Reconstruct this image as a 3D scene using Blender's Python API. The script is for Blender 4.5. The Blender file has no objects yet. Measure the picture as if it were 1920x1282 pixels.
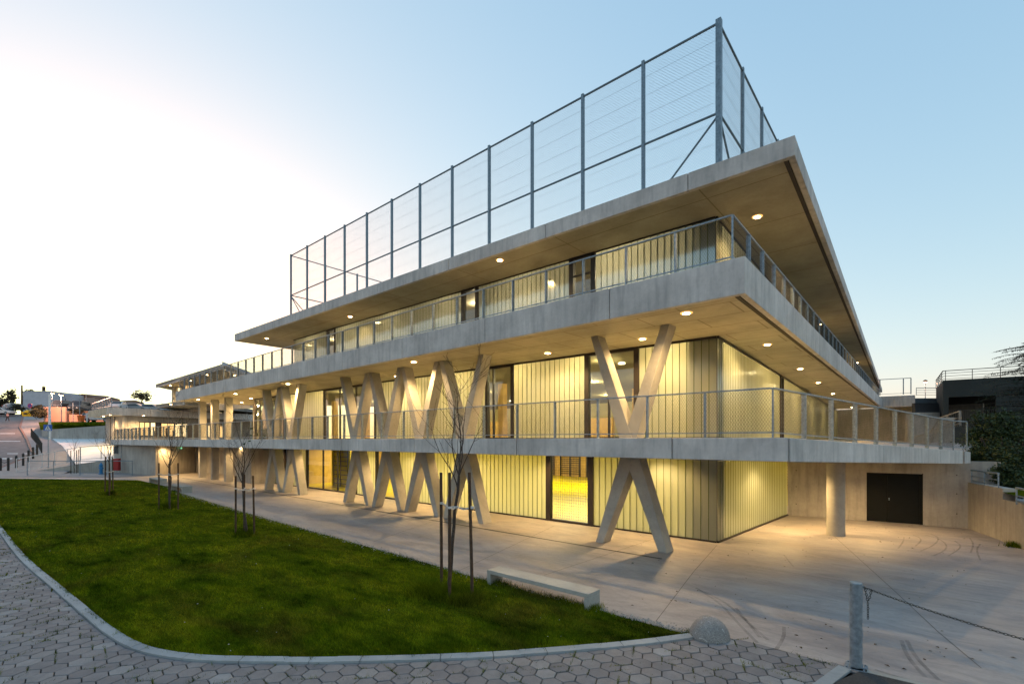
import bpy, math, random
import numpy as np
from mathutils import Vector, Matrix

random.seed(11)
rng = np.random.default_rng(5)
R = math.radians
scene = bpy.context.scene
COL = scene.collection

# ------------------------------------------------------------------ camera
EYE = 3.5
FPX = 900.0            # focal length in pixels of a 1920 px wide picture
CX, HY = 960.0, 825.0
cam_d = bpy.data.cameras.new('camera')
cam = bpy.data.objects.new('camera', cam_d)
COL.objects.link(cam)
cam.location = (0, 0, EYE)
cam.rotation_euler = (R(90), 0, math.atan2(.6508, .7593))
cam_d.sensor_width = 36.0
cam_d.lens = 36.0 * FPX / 1920.0
cam_d.shift_y = (HY - 641.0) / 1920.0
cam_d.clip_start = 0.1
cam_d.clip_end = 3000
scene.camera = cam

# ------------------------------------------------------------------ light
SUN_AZ = R(-80)        # measured clockwise from +Y (towards +X)
SUN_EL = R(3.0)
world = bpy.data.worlds.new('World')
scene.world = world
world.use_nodes = True
wn, wl = world.node_tree.nodes, world.node_tree.links
wn.clear()
sky = wn.new('ShaderNodeTexSky')
sky.sky_type = 'NISHITA'
sky.sun_disc = False
sky.sun_elevation = SUN_EL
sky.sun_rotation = SUN_AZ
sky.altitude = 100
sky.air_density = 1.0
sky.dust_density = 1.2
sky.ozone_density = 2.0
bgn = wn.new('ShaderNodeBackground')
bgn.inputs['Strength'].default_value = 0.15
wo = wn.new('ShaderNodeOutputWorld')
# soften the contrast of the dusk sky, channel by channel (thin high haze in the real air)
sep = wn.new('ShaderNodeSeparateColor'); cmb = wn.new('ShaderNodeCombineColor')
wl.new(sky.outputs[0], sep.inputs[0])
for ch, (ga, k, top) in enumerate(((.70, 1.51, 2.4), (.50, 1.20, 2.3), (.30, 1.06, 2.1))):
    pw = wn.new('ShaderNodeMath'); pw.operation = 'POWER'; pw.inputs[1].default_value = ga
    m0 = wn.new('ShaderNodeMath'); m0.operation = 'MULTIPLY'; m0.inputs[1].default_value = .4547
    m1 = wn.new('ShaderNodeMath'); m1.operation = 'MULTIPLY'; m1.inputs[1].default_value = k / .4547
    wl.new(sep.outputs[ch], m0.inputs[0]); wl.new(m0.outputs[0], pw.inputs[0]); wl.new(pw.outputs[0], m1.inputs[0]); 
    mn = wn.new('ShaderNodeMath'); mn.operation = 'SMOOTH_MIN'; mn.inputs[1].default_value = top / .4547; mn.inputs[2].default_value = 1.5
    wl.new(m1.outputs[0], mn.inputs[0]); wl.new(mn.outputs[0], cmb.inputs[ch])
wl.new(cmb.outputs[0], bgn.inputs[0])
wl.new(bgn.outputs[0], wo.inputs[0])

sun_d = bpy.data.lights.new('sun', 'SUN')
sun_d.energy = 0.10
sun_d.angle = R(12)
sun_d.color = (1.0, .62, .45)
sun = bpy.data.objects.new('sun', sun_d)
COL.objects.link(sun)
sdir = Vector((math.sin(SUN_AZ) * math.cos(SUN_EL), math.cos(SUN_AZ) * math.cos(SUN_EL), math.sin(SUN_EL)))
sun.rotation_euler = (-sdir).to_track_quat('-Z', 'Y').to_euler()
sun.location = (0, 0, 60)

vs = scene.view_settings
vs.view_transform = 'Standard'
vs.look = 'None'
vs.gamma = 1
vs.exposure = 1.6
scene.render.engine = 'CYCLES'
cy = scene.cycles
cy.use_denoising = True
cy.max_bounces = 7
cy.diffuse_bounces = 3
cy.glossy_bounces = 3
cy.transmission_bounces = 5
cy.transparent_max_bounces = 10
cy.sample_clamp_indirect = 6
cy.caustics_reflective = False
cy.caustics_refractive = False
cy.use_light_tree = True
WARM = (1.0, .64, .26)
LAMP_W = 1.0           # scales every lamp of the place

# ------------------------------------------------------------------ geometry helpers
CC, SS = .7593, .6508
def W2(r, f): return (r * CC - f * SS, r * SS + f * CC)
def gp(px, py, z=0.0):
    """point of the horizontal plane z seen at a pixel of the 1920 px photo"""
    d = (z - EYE) * FPX / (HY - py)
    return W2((px - CX) / FPX * d, d)
def Q(px, py, d):
    x, y = W2((px - CX) / FPX * d, d)
    return (x, y, EYE + (HY - py) * d / FPX)
def XY(px, d): return W2((px - CX) / FPX * d, d)
def PX(px, Y):
    k = (px - CX) / FPX
    return Y / (k * SS + CC) * (k * CC - SS)

ORG = {}
class MB:
    def __init__(s): s.v = []; s.f = []; s.uvw = None
    def add(s, vs_, fs):
        n = len(s.v); s.v += [tuple(p) for p in vs_]; s.f += [tuple(i + n for i in f) for f in fs]; return s
    def hexa(s, p):  # 8 points: bottom 4 ccw, top 4 ccw
        return s.add(p, [(3, 2, 1, 0), (4, 5, 6, 7), (0, 1, 5, 4), (1, 2, 6, 5), (2, 3, 7, 6), (3, 0, 4, 7)])
    def box(s, x0, x1, y0, y1, z0, z1):
        if x0 > x1: x0, x1 = x1, x0
        if y0 > y1: y0, y1 = y1, y0
        if z0 > z1: z0, z1 = z1, z0
        return s.hexa([(x0, y0, z0), (x1, y0, z0), (x1, y1, z0), (x0, y1, z0), (x0, y0, z1), (x1, y0, z1), (x1, y1, z1), (x0, y1, z1)])
    def wallseg(s, a, b, t, z0, z1, z0b=None, z1b=None, off=0.0):
        """vertical box along a->b, thickness t to the left of a->b, starting at offset off"""
        if z0b is None: z0b = z0
        if z1b is None: z1b = z1
        dx, dy = b[0] - a[0], b[1] - a[1]; L = math.hypot(dx, dy) or 1
        nx, ny = -dy / L, dx / L
        o0 = (nx * off, ny * off); o1 = (nx * (off + t), ny * (off + t))
        p = [(a[0] + o0[0], a[1] + o0[1]), (b[0] + o0[0], b[1] + o0[1]), (b[0] + o1[0], b[1] + o1[1]), (a[0] + o1[0], a[1] + o1[1])]
        zb = [z0, z0b, z0b, z0]; zt = [z1, z1b, z1b, z1]
        return s.hexa([(p[i][0], p[i][1], zb[i]) for i in range(4)] + [(p[i][0], p[i][1], zt[i]) for i in range(4)])
    def prism(s, poly, z0, z1):
        n = len(poly)
        return s.add([(x, y, z0) for x, y in poly] + [(x, y, z1) for x, y in poly],
                     [tuple(range(n - 1, -1, -1)), tuple(range(n, 2 * n))] + [(i, (i + 1) % n, n + (i + 1) % n, n + i) for i in range(n)])
    def poly3(s, pts): return s.add(pts, [tuple(range(len(pts)))])
    def bar(s, a, b, w, h, up=(0, 0, 1)):
        a, b = Vector(a), Vector(b); d = (b - a)
        if d.length < 1e-6: return s
        d.normalize(); up = Vector(up)
        if abs(d.dot(up)) > .98: up = Vector((1, 0, 0))
        x = d.cross(up).normalized() * w / 2; y = x.cross(d).normalized() * h / 2
        return s.hexa([a - x - y, a + x - y, b + x - y, b - x - y, a - x + y, a + x + y, b + x + y, b - x + y])
    def tube(s, a, b, r, r2=None, n=8, cap=True):
        a, b = Vector(a), Vector(b); d = b - a
        if d.length < 1e-6: return s
        if r2 is None: r2 = r
        d.normalize(); u = Vector((0, 0, 1)) if abs(d.z) < .9 else Vector((1, 0, 0))
        x = d.cross(u).normalized(); y = d.cross(x)
        P = []
        for c, rr in ((a, r), (b, r2)):
            for i in range(n):
                t = 2 * math.pi * i / n; P.append(c + x * math.cos(t) * rr + y * math.sin(t) * rr)
        F = [(i, (i + 1) % n, n + (i + 1) % n, n + i) for i in range(n)]
        if cap: F += [tuple(range(n - 1, -1, -1)), tuple(range(n, 2 * n))]
        return s.add(P, F)
    def path(s, pts, r, n=6):
        for a, b in zip(pts[:-1], pts[1:]): s.tube(a, b, r, n=n)
        return s
    def lathe(s, c, prof, n=16, sx=1, sy=1):
        P = []
        for (r, z) in prof:
            for i in range(n):
                t = 2 * math.pi * i / n; P.append((c[0] + r * sx * math.cos(t), c[1] + r * sy * math.sin(t), c[2] + z))
        F = []
        for k in range(len(prof) - 1):
            for i in range(n):
                F.append((k * n + i, k * n + (i + 1) % n, (k + 1) * n + (i + 1) % n, (k + 1) * n + i))
        F += [tuple(range(n - 1, -1, -1)), tuple((len(prof) - 1) * n + i for i in range(n))]
        return s.add(P, F)
    def build(s, name, mat, parent=None, loc=(0, 0, 0), smooth=False, local=False, bevel=0):
        o0 = Vector((0, 0, 0)) if local else (Vector(ORG.get(parent.name, (0, 0, 0))) if parent else Vector(loc))
        me = bpy.data.meshes.new(name)
        me.from_pydata([(p[0] - o0.x, p[1] - o0.y, p[2] - o0.z) for p in s.v], [], s.f)
        me.materials.append(mat); me.update()
        if smooth: me.shade_smooth()
        o = bpy.data.objects.new(name, me); COL.objects.link(o)
        if parent:
            o.parent = parent; ORG[o.name] = ORG.get(parent.name, (0, 0, 0))
        else:
            o.location = loc; ORG[o.name] = tuple(loc)
        if bevel:
            b = o.modifiers.new('bevel', 'BEVEL'); b.width = bevel; b.segments = 2; b.limit_method = 'ANGLE'
        return o

def tag(o, label=None, cat=None, group=None, kind=None):
    if label: o['label'] = label
    if cat: o['category'] = cat
    if group: o['group'] = group
    if kind: o['kind'] = kind
    return o
def empty(name, loc, label, cat, group=None, rz=0):
    o = bpy.data.objects.new(name, None); COL.objects.link(o)
    o.location = loc; o.rotation_euler = (0, 0, rz); o.empty_display_size = .2
    ORG[o.name] = tuple(loc)
    return tag(o, label, cat, group)
def copy_thing(o, loc, rz, label, group):
    def cp(a, par):
        c = a.copy(); COL.objects.link(c); c.parent = par
        for ch in list(a.children): cp(ch, c)
        return c
    r = cp(o, None); r.location = loc; r.rotation_euler = (0, 0, rz)
    r['label'] = label; r['group'] = group
    return r

# ------------------------------------------------------------------ materials
class NM:
    def __init__(s, name):
        s.m = bpy.data.materials.new(name); s.m.use_nodes = True
        s.n = s.m.node_tree.nodes; s.l = s.m.node_tree.links
        s.n.clear(); s.out = s.n.new('ShaderNodeOutputMaterial')
        s.tc = s.n.new('ShaderNodeTexCoord')
        g = s.n.new('ShaderNodeNewGeometry'); s.geo = g; s.pos = g.outputs['Position']
    def bsdf(s, rough=.8, color=(.5, .5, .5), metal=0, spec=.5):
        b = s.n.new('ShaderNodeBsdfPrincipled'); b.inputs['Roughness'].default_value = rough
        b.inputs['Base Color'].default_value = (*color, 1); b.inputs['Metallic'].default_value = metal
        b.inputs['Specular IOR Level'].default_value = spec
        s.l.new(b.outputs[0], s.out.inputs[0]); s.b = b; return b
    def mapv(s, scale=(1, 1, 1), rot=(0, 0, 0), src=None):
        m = s.n.new('ShaderNodeMapping'); m.inputs['Scale'].default_value = scale; m.inputs['Rotation'].default_value = rot
        s.l.new(src or s.pos, m.inputs[0]); return m.outputs[0]
    def noise(s, vec, scale, detail=4, rough=.55, dist=0):
        t = s.n.new('ShaderNodeTexNoise'); t.inputs['Scale'].default_value = scale; t.inputs['Detail'].default_value = detail
        t.inputs['Roughness'].default_value = rough; t.inputs['Distortion'].default_value = dist
        s.l.new(vec, t.inputs['Vector']); return t.outputs['Fac']
    def ramp(s, fac, stops):
        r = s.n.new('ShaderNodeValToRGB'); el = r.color_ramp.elements
        while len(el) < len(stops): el.new(.5)
        for e, (p, c) in zip(el, stops): e.position = p; e.color = (*c, 1) if len(c) == 3 else c
        s.l.new(fac, r.inputs[0]); return r.outputs[0]
    def mix(s, fac, a, b, mode='MIX'):
        m = s.n.new('ShaderNodeMix'); m.data_type = 'RGBA'; m.blend_type = mode
        if isinstance(fac, (int, float)): m.inputs[0].default_value = fac
        else: s.l.new(fac, m.inputs[0])
        for i, v in ((6, a), (7, b)):
            if isinstance(v, (tuple, list)): m.inputs[i].default_value = (*v[:3], 1)
            else: s.l.new(v, m.inputs[i])
        return m.outputs[2]
    def math(s, op, a, b=None):
        m = s.n.new('ShaderNodeMath'); m.operation = op
        for i, v in ((0, a), (1, b)):
            if v is None: continue
            if isinstance(v, (int, float)): m.inputs[i].default_value = v
            else: s.l.new(v, m.inputs[i])
        return m.outputs[0]
    def bump(s, h, strength=.3, dist=.02):
        b = s.n.new('ShaderNodeBump'); b.inputs['Strength'].default_value = strength; b.inputs['Distance'].default_value = dist
        s.l.new(h, b.inputs['Height']); s.l.new(b.outputs[0], s.b.inputs['Normal'])
    def col(s, c): s.l.new(c, s.b.inputs['Base Color'])

def plain(name, color, rough=.7, metal=0, var=.12, scale=6, spec=.4):
    m = NM(name); m.bsdf(rough, color, metal, spec)
    n = m.noise(m.pos, scale, 5)
    lo = tuple(c * (1 - var) for c in color); hi = tuple(min(1, c * (1 + var)) for c in color)
    m.col(m.ramp(n, [(.3, lo), (.7, hi)])); return m.m

def concrete(name, base, streak=True, warm=0.0, grid=None, rough=.75):
    m = NM(name); m.bsdf(rough, base, spec=.3)
    c0 = tuple(v * .70 for v in base); c1 = tuple(v * 1.16 for v in base)
    big = m.noise(m.pos, .55, 6, .6, .4)
    c = m.ramp(big, [(.28, c0), (.72, c1)])
    fine = m.noise(m.pos, 9, 6, .7)
    c = m.mix(.5, c, m.ramp(fine, [(.3, (.82, .82, .82)), (.7, (1.1, 1.1, 1.1))]), 'MULTIPLY')
    if streak:
        v = m.mapv((3.2, 3.2, .35)); st = m.noise(v, 1.6, 6, .62)
        c = m.mix(.55, c, m.ramp(st, [(.34, (.60, .61, .63)), (.50, (.95, .95, .95)), (.66, (1.12, 1.11, 1.09))]), 'MULTIPLY')
    # air holes
    vo = m.n.new('ShaderNodeTexVoronoi'); vo.inputs['Scale'].default_value = 5.5; m.l.new(m.pos, vo.inputs['Vector'])
    hole = m.ramp(vo.outputs['Distance'], [(.03, (.45, .45, .45)), (.07, (1, 1, 1))])
    c = m.mix(.6, c, hole, 'MULTIPLY')
    if grid:
        br = m.n.new('ShaderNodeTexBrick'); br.offset = grid[2]; br.inputs['Scale'].default_value = 1
        br.inputs['Brick Width'].default_value = grid[0]; br.inputs['Row Height'].default_value = grid[1]
        br.inputs['Mortar Size'].default_value = .028; br.inputs['Mortar Smooth'].default_value = .6
        br.inputs['Color1'].default_value = (1, 1, 1, 1); br.inputs['Color2'].default_value = (.88, .88, .89, 1); br.inputs['Mortar'].default_value = (.45, .42, .38, 1)
        m.l.new(m.mapv(rot=(0, 0, R(.5))), br.inputs['Vector'])
        c = m.mix(.85, c, br.outputs['Color'], 'MULTIPLY')
    m.col(c); m.bump(fine, .18, .01); return m.m

M = {}
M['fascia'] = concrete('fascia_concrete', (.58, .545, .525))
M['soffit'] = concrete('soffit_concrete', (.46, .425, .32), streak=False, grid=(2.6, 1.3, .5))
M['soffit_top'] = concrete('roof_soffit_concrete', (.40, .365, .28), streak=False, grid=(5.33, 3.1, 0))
M['column'] = concrete('column_concrete', (.40, .38, .345), streak=False)
M['wall'] = concrete('wall_concrete', (.42, .39, .355), grid=None)
M['bench'] = concrete('bench_concrete', (.36, .36, .335), streak=False)
M['kerb'] = concrete('kerb_concrete', (.30, .33, .35), streak=False)
M['joint'] = plain('joint_dark', (.03, .03, .032))
M['frame'] = plain('window_frame_bronze', (.022, .017, .015), .45, 0)
M['groove'] = plain('drip_groove_dark', (.05, .04, .035), .8)
M['zinc'] = plain('galvanised_steel', (.23, .28, .33), .45, .55, .3, 14)
M['zinc_lit'] = plain('galvanised_steel_lit', (.62, .62, .64), .35, .5, .1, 8)  # galvanised steel again, its colour lightened to look lit by the glow
M['zinc_dull'] = plain('galvanised_steel_dull', (.17, .23, .28), .5, .4, .3, 14)
M['wire'] = plain('steel_wire', (.055, .052, .045), .6, .2)
M['wire_fence'] = plain('fence_wire', (.30, .34, .38), .5, .4)
M['black'] = plain('black_iron', (.015, .016, .018), .4)
M['stake'] = plain('stake_wood', (.062, .036, .022), .85, 0, .35, 9)
M['bark'] = plain('sapling_bark', (.055, .042, .036), .9, 0, .4, 20)
M['strap'] = plain('tie_strap', (.5, .5, .5), .7)
M['white'] = plain('white_paint', (.7, .7, .7), .5)
M['red'] = plain('red_paint', (.33, .02, .02), .45)
M['blue'] = plain('blue_paint', (.015, .16, .36), .35)
M['yellow'] = plain('yellow_plastic', (.62, .42, .01), .45)
M['orange'] = plain('orange_plastic', (.75, .16, .03), .5)
M['rubber'] = plain('rubber', (.02, .02, .02), .8)
M['asphalt'] = plain('asphalt', (.045, .043, .043), .9, 0, .35, 40)
M['darkwall'] = concrete('dark_render', (.036, .040, .038), streak=False)
M['black_void'] = plain('garage_dark', (.012, .012, .012), .9)
M['dark_door'] = plain('dark_door_metal', (.006, .007, .007), .6, 0, .12, 6, .15)

def emit(name, color, strength):
    m = NM(name); e = m.n.new('ShaderNodeEmission'); e.inputs[0].default_value = (*color, 1); e.inputs[1].default_value = strength
    m.l.new(e.outputs[0], m.out.inputs[0]); return m.m
M['lamp'] = emit('lamp_lens', (1, .72, .36), 24)
M['halo_rim'] = emit('lamp_rim_halo', (1, .50, .14), .55)  # rim emits on its own, imitating the orange halo round each lens
M['lamp_in'] = emit('lamp_lens_indoor', (1, .86, .55), 7)
M['exit'] = emit('exit_sign_glow', (.25, .8, .40), .35)
M['lit'] = emit('lit_window_interior', (1, .60, .22), .62)
M['lit2'] = emit('lit_window_interior_pale', (1, .72, .34), .85)

def uglass(name, tint, gloss_rough=.2, ior=1.75):
    m = NM(name)
    tr = m.n.new('ShaderNodeBsdfTranslucent'); df = m.n.new('ShaderNodeBsdfDiffuse'); gl = m.n.new('ShaderNodeBsdfGlossy')
    n = m.noise(m.mapv((1, 1, .12)), 1.1, 3, .6)
    c = m.ramp(n, [(.32, tuple(v * .84 for v in tint)), (.66, tint)])
    m.l.new(c, tr.inputs[0]); df.inputs[0].default_value = (.42, .46, .42, 1)
    gl.inputs['Roughness'].default_value = gloss_rough; gl.inputs[0].default_value = (.9, 1, .98, 1)
    a = m.n.new('ShaderNodeMixShader'); a.inputs[0].default_value = .28; m.l.new(tr.outputs[0], a.inputs[1]); m.l.new(df.outputs[0], a.inputs[2])
    fr = m.n.new('ShaderNodeFresnel'); fr.inputs[0].default_value = ior
    # ribs and waviness of the channel glass
    w = m.n.new('ShaderNodeBump'); w.inputs['Strength'].default_value = .25; w.inputs['Distance'].default_value = .01
    wv = m.noise(m.mapv((14, 14, .4)), 1.0, 2, .5); m.l.new(wv, w.inputs['Height']); m.l.new(w.outputs[0], gl.inputs['Normal'])
    b = m.n.new('ShaderNodeMixShader'); m.l.new(fr.outputs[0], b.inputs[0]); m.l.new(a.outputs[0], b.inputs[1]); m.l.new(gl.outputs[0], b.inputs[2])
    m.l.new(b.outputs[0], m.out.inputs[0]); return m.m
M['ug0'] = uglass('channel_glass_yellow', (.77, .76, .48))
M['ug1'] = uglass('channel_glass_cream', (.84, .80, .56))
M['ug2'] = uglass('channel_glass_pale', (.74, .76, .60), .11, 3.1)
def jointm():
    m = NM('glass_joint_green'); t = m.n.new('ShaderNodeBsdfTranslucent'); t.inputs[0].default_value = (.20, .26, .05, 1); d = m.n.new('ShaderNodeBsdfDiffuse'); d.inputs[0].default_value = (.12, .15, .07, 1)
    x = m.n.new('ShaderNodeMixShader'); x.inputs[0].default_value = .5; m.l.new(t.outputs[0], x.inputs[1]); m.l.new(d.outputs[0], x.inputs[2]); m.l.new(x.outputs[0], m.out.inputs[0]); return m.m
M['ugjoint'] = jointm()
def clear_glass():
    m = NM('clear_glass'); t = m.n.new('ShaderNodeBsdfTransparent'); t.inputs[0].default_value = (.80, .84, .80, 1)
    g = m.n.new('ShaderNodeBsdfGlossy'); g.inputs['Roughness'].default_value = .015
    f = m.n.new('ShaderNodeFresnel'); f.inputs[0].default_value = 2.3
    x = m.n.new('ShaderNodeMixShader'); m.l.new(f.outputs[0], x.inputs[0]); m.l.new(t.outputs[0], x.inputs[1]); m.l.new(g.outputs[0], x.inputs[2])
    m.l.new(x.outputs[0], m.out.inputs[0]); return m.m
M['glass'] = clear_glass()
def dark_glass():
    m = NM('dark_car_glass'); m.bsdf(.08, (.02, .022, .025), 0, .6); return m.m
M['dglass'] = dark_glass()

def plaza_mat():
    m = NM('plaza_screed'); m.bsdf(.62, (.4, .4, .4), spec=.35)
    v = m.mapv((.42, .95, 1), (0, 0, R(-14))); a = m.noise(v, .8, 9, .72, 1.1)
    c = m.ramp(a, [(.30, (.185, .172, .178)), (.5, (.30, .275, .268)), (.7, (.40, .365, .345))])
    v2 = m.mapv((.8, 2.0, 1), (0, 0, R(12))); b = m.noise(v2, 1.3, 9, .78, 1.8)
    c = m.mix(.6, c, m.ramp(b, [(.33, (.66, .66, .68)), (.52, (1.05, 1.04, 1.03)), (.8, (1.12, 1.1, 1.08))]), 'MULTIPLY')
    f = m.noise(m.pos, 14, 8, .75)
    c = m.mix(.45, c, m.ramp(f, [(.3, (.8, .8, .8)), (.7, (1.12, 1.12, 1.12))]), 'MULTIPLY')
    g = m.noise(m.pos, .45, 4); c = m.mix(m.ramp(g, [(.52, (0, 0, 0)), (.72, (.35, .35, .35))]), c, (.46, .36, .27), 'MIX')
    m.col(c); m.bump(f, .12, .01)
    m.l.new(m.ramp(a, [(.3, (.45, .45, .45)), (.7, (.75, .75, .75))]), m.b.inputs['Roughness']); return m.m
M['plaza'] = plaza_mat()
def white_plaza():
    m = NM('pale_ramp_concrete'); m.bsdf(.6, (.55, .55, .56), spec=.4)
    a = m.noise(m.pos, .6, 6, .6); m.col(m.ramp(a, [(.3, (.66, .66, .67)), (.7, (.78, .78, .78))])); return m.m
M['pale'] = white_plaza()
def paver_mat():
    m = NM('hexagon_pavers'); m.bsdf(.8, (.3, .3, .3), spec=.3)
    at = m.n.new('ShaderNodeAttribute'); at.attribute_name = 'tone'
    c = m.ramp(at.outputs['Fac'], [(0, (.165, .158, .165)), (.5, (.20, .19, .195)), (.85, (.225, .215, .215)), (1, (.275, .275, .28))])
    n = m.noise(m.pos, 3.0, 8, .72, .5)
    c = m.mix(.7, c, m.ramp(n, [(.32, (.72, .71, .72)), (.6, (1.08, 1.07, 1.06)), (.78, (1.35, 1.36, 1.38))]), 'MULTIPLY')
    f = m.noise(m.pos, 60, 6, .8)
    c = m.mix(.6, c, m.ramp(f, [(.3, (.7, .7, .7)), (.7, (1.25, 1.25, 1.25))]), 'MULTIPLY')
    r = m.noise(m.mapv((1, 2.4, 1), (0, 0, R(30))), .75, 5, .6, 1.5)
    c = m.mix(m.ramp(r, [(.68, (0, 0, 0)), (.75, (.45, .45, .45))]), c, (.36, .14, .12))
    m.col(c); m.bump(f, .35, .006); return m.m
M['paver'] = paver_mat()
M['paver_bed'] = plain('paver_joint_soil', (.028, .027, .022), .95, 0, .4, 8)
M['soil'] = plain('lawn_soil', (.045, .06, .004), 1, 0, .4, 2.5, 0)
M['ground'] = plain('ground_earth', (.12, .11, .10), .95, 0, .3, .4)
M['gravel'] = plain('gravel_stones', (.33, .31, .29), .9, 0, .5, 30)
def grass_mat(name='grass_blades', k=1.0):
    m = NM(name); m.bsdf(1, (.06, .1, .02), spec=0)
    at = m.n.new('ShaderNodeAttribute'); at.attribute_name = 'tone'
    n = m.noise(m.mapv((.45, 1.0, 1), (0, 0, R(-10))), 1.0, 5, .6)
    c = m.ramp(n, [(.34, (.018 * k, .042 * k, .002)), (.46, (.100 * k, .145 * k, .006)), (.56, (.180 * k, .215 * k, .009)), (.66, (.24 * k, .245 * k, .014))])
    n2 = m.noise(m.mapv((.5, .8, 1)), .55, 6, .65, .6); c = m.mix(m.ramp(n2, [(.50, (0, 0, 0)), (.66, (.75, .75, .75))]), c, (.125 * k, .095 * k, .018))
    n3 = m.noise(m.mapv((1.2, 3.0, 1)), 1.3, 4, .6); c = m.mix(.7, c, m.ramp(n3, [(.36, (.45, .5, .5)), (.60, (1.15, 1.15, 1.1))]), 'MULTIPLY')
    c = m.mix(.75, c, m.ramp(at.outputs['Fac'], [(0, (.5, .5, .5)), (.7, (1.2, 1.2, 1.0)), (1, (1.9, 1.7, 1.3))]), 'MULTIPLY')
    m.col(c); return m.m
M['grass'] = grass_mat()
M['weed'] = grass_mat('weed_blades', .8)
M['leaf'] = plain('bush_leaf', (.028, .048, .012), .6, 0, .5, 3)
M['leaf_conifer'] = plain('conifer_needles', (.022, .042, .022), .7, 0, .5, 3)
M['leaf_far'] = plain('far_tree_leaf', (.035, .035, .018), .8, 0, .4, 1)
M['asph_road'] = plain('road_asphalt_pinkish', (.20, .165, .16), .85, 0, .2, 1.2)
M['sidewalk'] = plain('sidewalk_concrete', (.30, .27, .265), .85, 0, .12, 1.5)
M['pinkwall'] = plain('salmon_wall', (.62, .33, .24), .9, 0, .08, 1)
M['greywall'] = plain('pale_blue_grey_wall', (.42, .46, .52), .9, 0, .1, 1)
M['roof_brown'] = plain('brown_roof', (.17, .09, .06), .9)
M['drystone'] = plain('dry_stone', (.28, .16, .10), .95, 0, .6, 5)
M['gymfloor'] = plain('yellow_gym_floor', (.80, .66, .02), .25, 0, .08, .7, .5)
M['wood'] = plain('gym_wall_wood', (.62, .40, .12), .5, 0, .15, 2)
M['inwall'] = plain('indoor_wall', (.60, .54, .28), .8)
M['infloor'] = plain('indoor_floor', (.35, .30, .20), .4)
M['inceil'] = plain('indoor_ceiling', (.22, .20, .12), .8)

# ------------------------------------------------------------------ wire netting between two plan points
def netting(mb, a, b, h, pitch, rad, rise=1.0, crosswires=0):
    """a,b 3-D base points, h height; diagonal wires both ways. Each wire a thin three-sided rod"""
    a, b = Vector(a), Vector(b); d = b - a; L = math.hypot(d.x, d.y); u = Vector((d.x / L, d.y / L, 0)); nrm = Vector((-u.y, u.x, 0)); sl = d.z / L
    run = h / rise
    def P(s_, t): return a + u * s_ + Vector((0, 0, sl * s_ + t))
    k = -int(run / pitch) - 1
    while k * pitch < L:
        s0 = k * pitch
        for flip in (0, 1):
            sA, tA, sB, tB = s0, 0.0, s0 + run, h
            if sA < 0: tA = (0 - sA) * rise; sA = 0
            if sB > L: tB = h - (sB - L) * rise; sB = L
            if sA < sB - 1e-4 and tB > tA:
                if flip: tA2, tB2 = h - tA, h - tB
                else: tA2, tB2 = tA, tB
                p, q = P(sA, tA2), P(sB, tB2)
                o = Vector((0, 0, rad)) if rad else Vector()
                mb.add([p + nrm * rad, p - nrm * rad * .5 + o, p - nrm * rad * .5 - o, q + nrm * rad, q - nrm * rad * .5 + o, q - nrm * rad * .5 - o],
                       [(0, 1, 4, 3), (1, 2, 5, 4), (2, 0, 3, 5)])
        k += 1
    for i in range(crosswires):
        t = h * (i + 1) / (crosswires + 1)
        mb.bar(P(0, t), P(L, t), rad * 2, rad * 2)
    return mb

# ================================================================== SCHOOL BUILDING
school = empty('school_building', (-20, 20, 0), 'three storey concrete school with glowing glass walls and V shaped columns', 'building')

def slab(name, poly, z0, z1, front, side, joint_front, mats, gap=.02, lip=.16):
    """poly: concrete core; front (a,b) and side (c,d) edges get fascia panels"""
    mb = MB(); mb.prism(poly, z0 + .10, z1 - .02)
    o = mb.build(name, mats, school)
    return o
def fascia(parent, a, b, z0, z1, cuts, t=.16, z0b=None, z1b=None, trim0=0., trim1=0.):
    """precast panels from a to b (outer face on a-b, body to the left), cuts in 0..1"""
    mb = MB(); cuts = [0] + sorted(cuts) + [1]
    L = math.hypot(b[0] - a[0], b[1] - a[1]); g = .012 / L
    if z0b is None: z0b = z0
    if z1b is None: z1b = z1
    for i, (c0, c1) in enumerate(zip(cuts[:-1], cuts[1:])):
        s0 = c0 + (g if i else trim0 / L); s1 = c1 - (g if i < len(cuts) - 2 else trim1 / L)
        p = (a[0] + (b[0] - a[0]) * s0, a[1] + (b[1] - a[1]) * s0); q = (a[0] + (b[0] - a[0]) * s1, a[1] + (b[1] - a[1]) * s1)
        mb.wallseg(p, q, t, z0 + (z0b - z0) * s0, z1 + (z1b - z1) * s0, z0 + (z0b - z0) * s1, z1 + (z1b - z1) * s1)
    o = mb.build('fascia', M['fascia'], parent, bevel=.012); return o

def cuts_at(xs, x0, x1): return [(x - x0) / (x1 - x0) for x in xs if min(x0, x1) < x < max(x0, x1)]
def edge_in(a, b, t):  # offset to left
    dx, dy = b[0] - a[0], b[1] - a[1]; L = math.hypot(dx, dy); return (a[0] - dy / L * t, a[1] + dx / L * t), (b[0] - dy / L * t, b[1] + dx / L * t)

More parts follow.
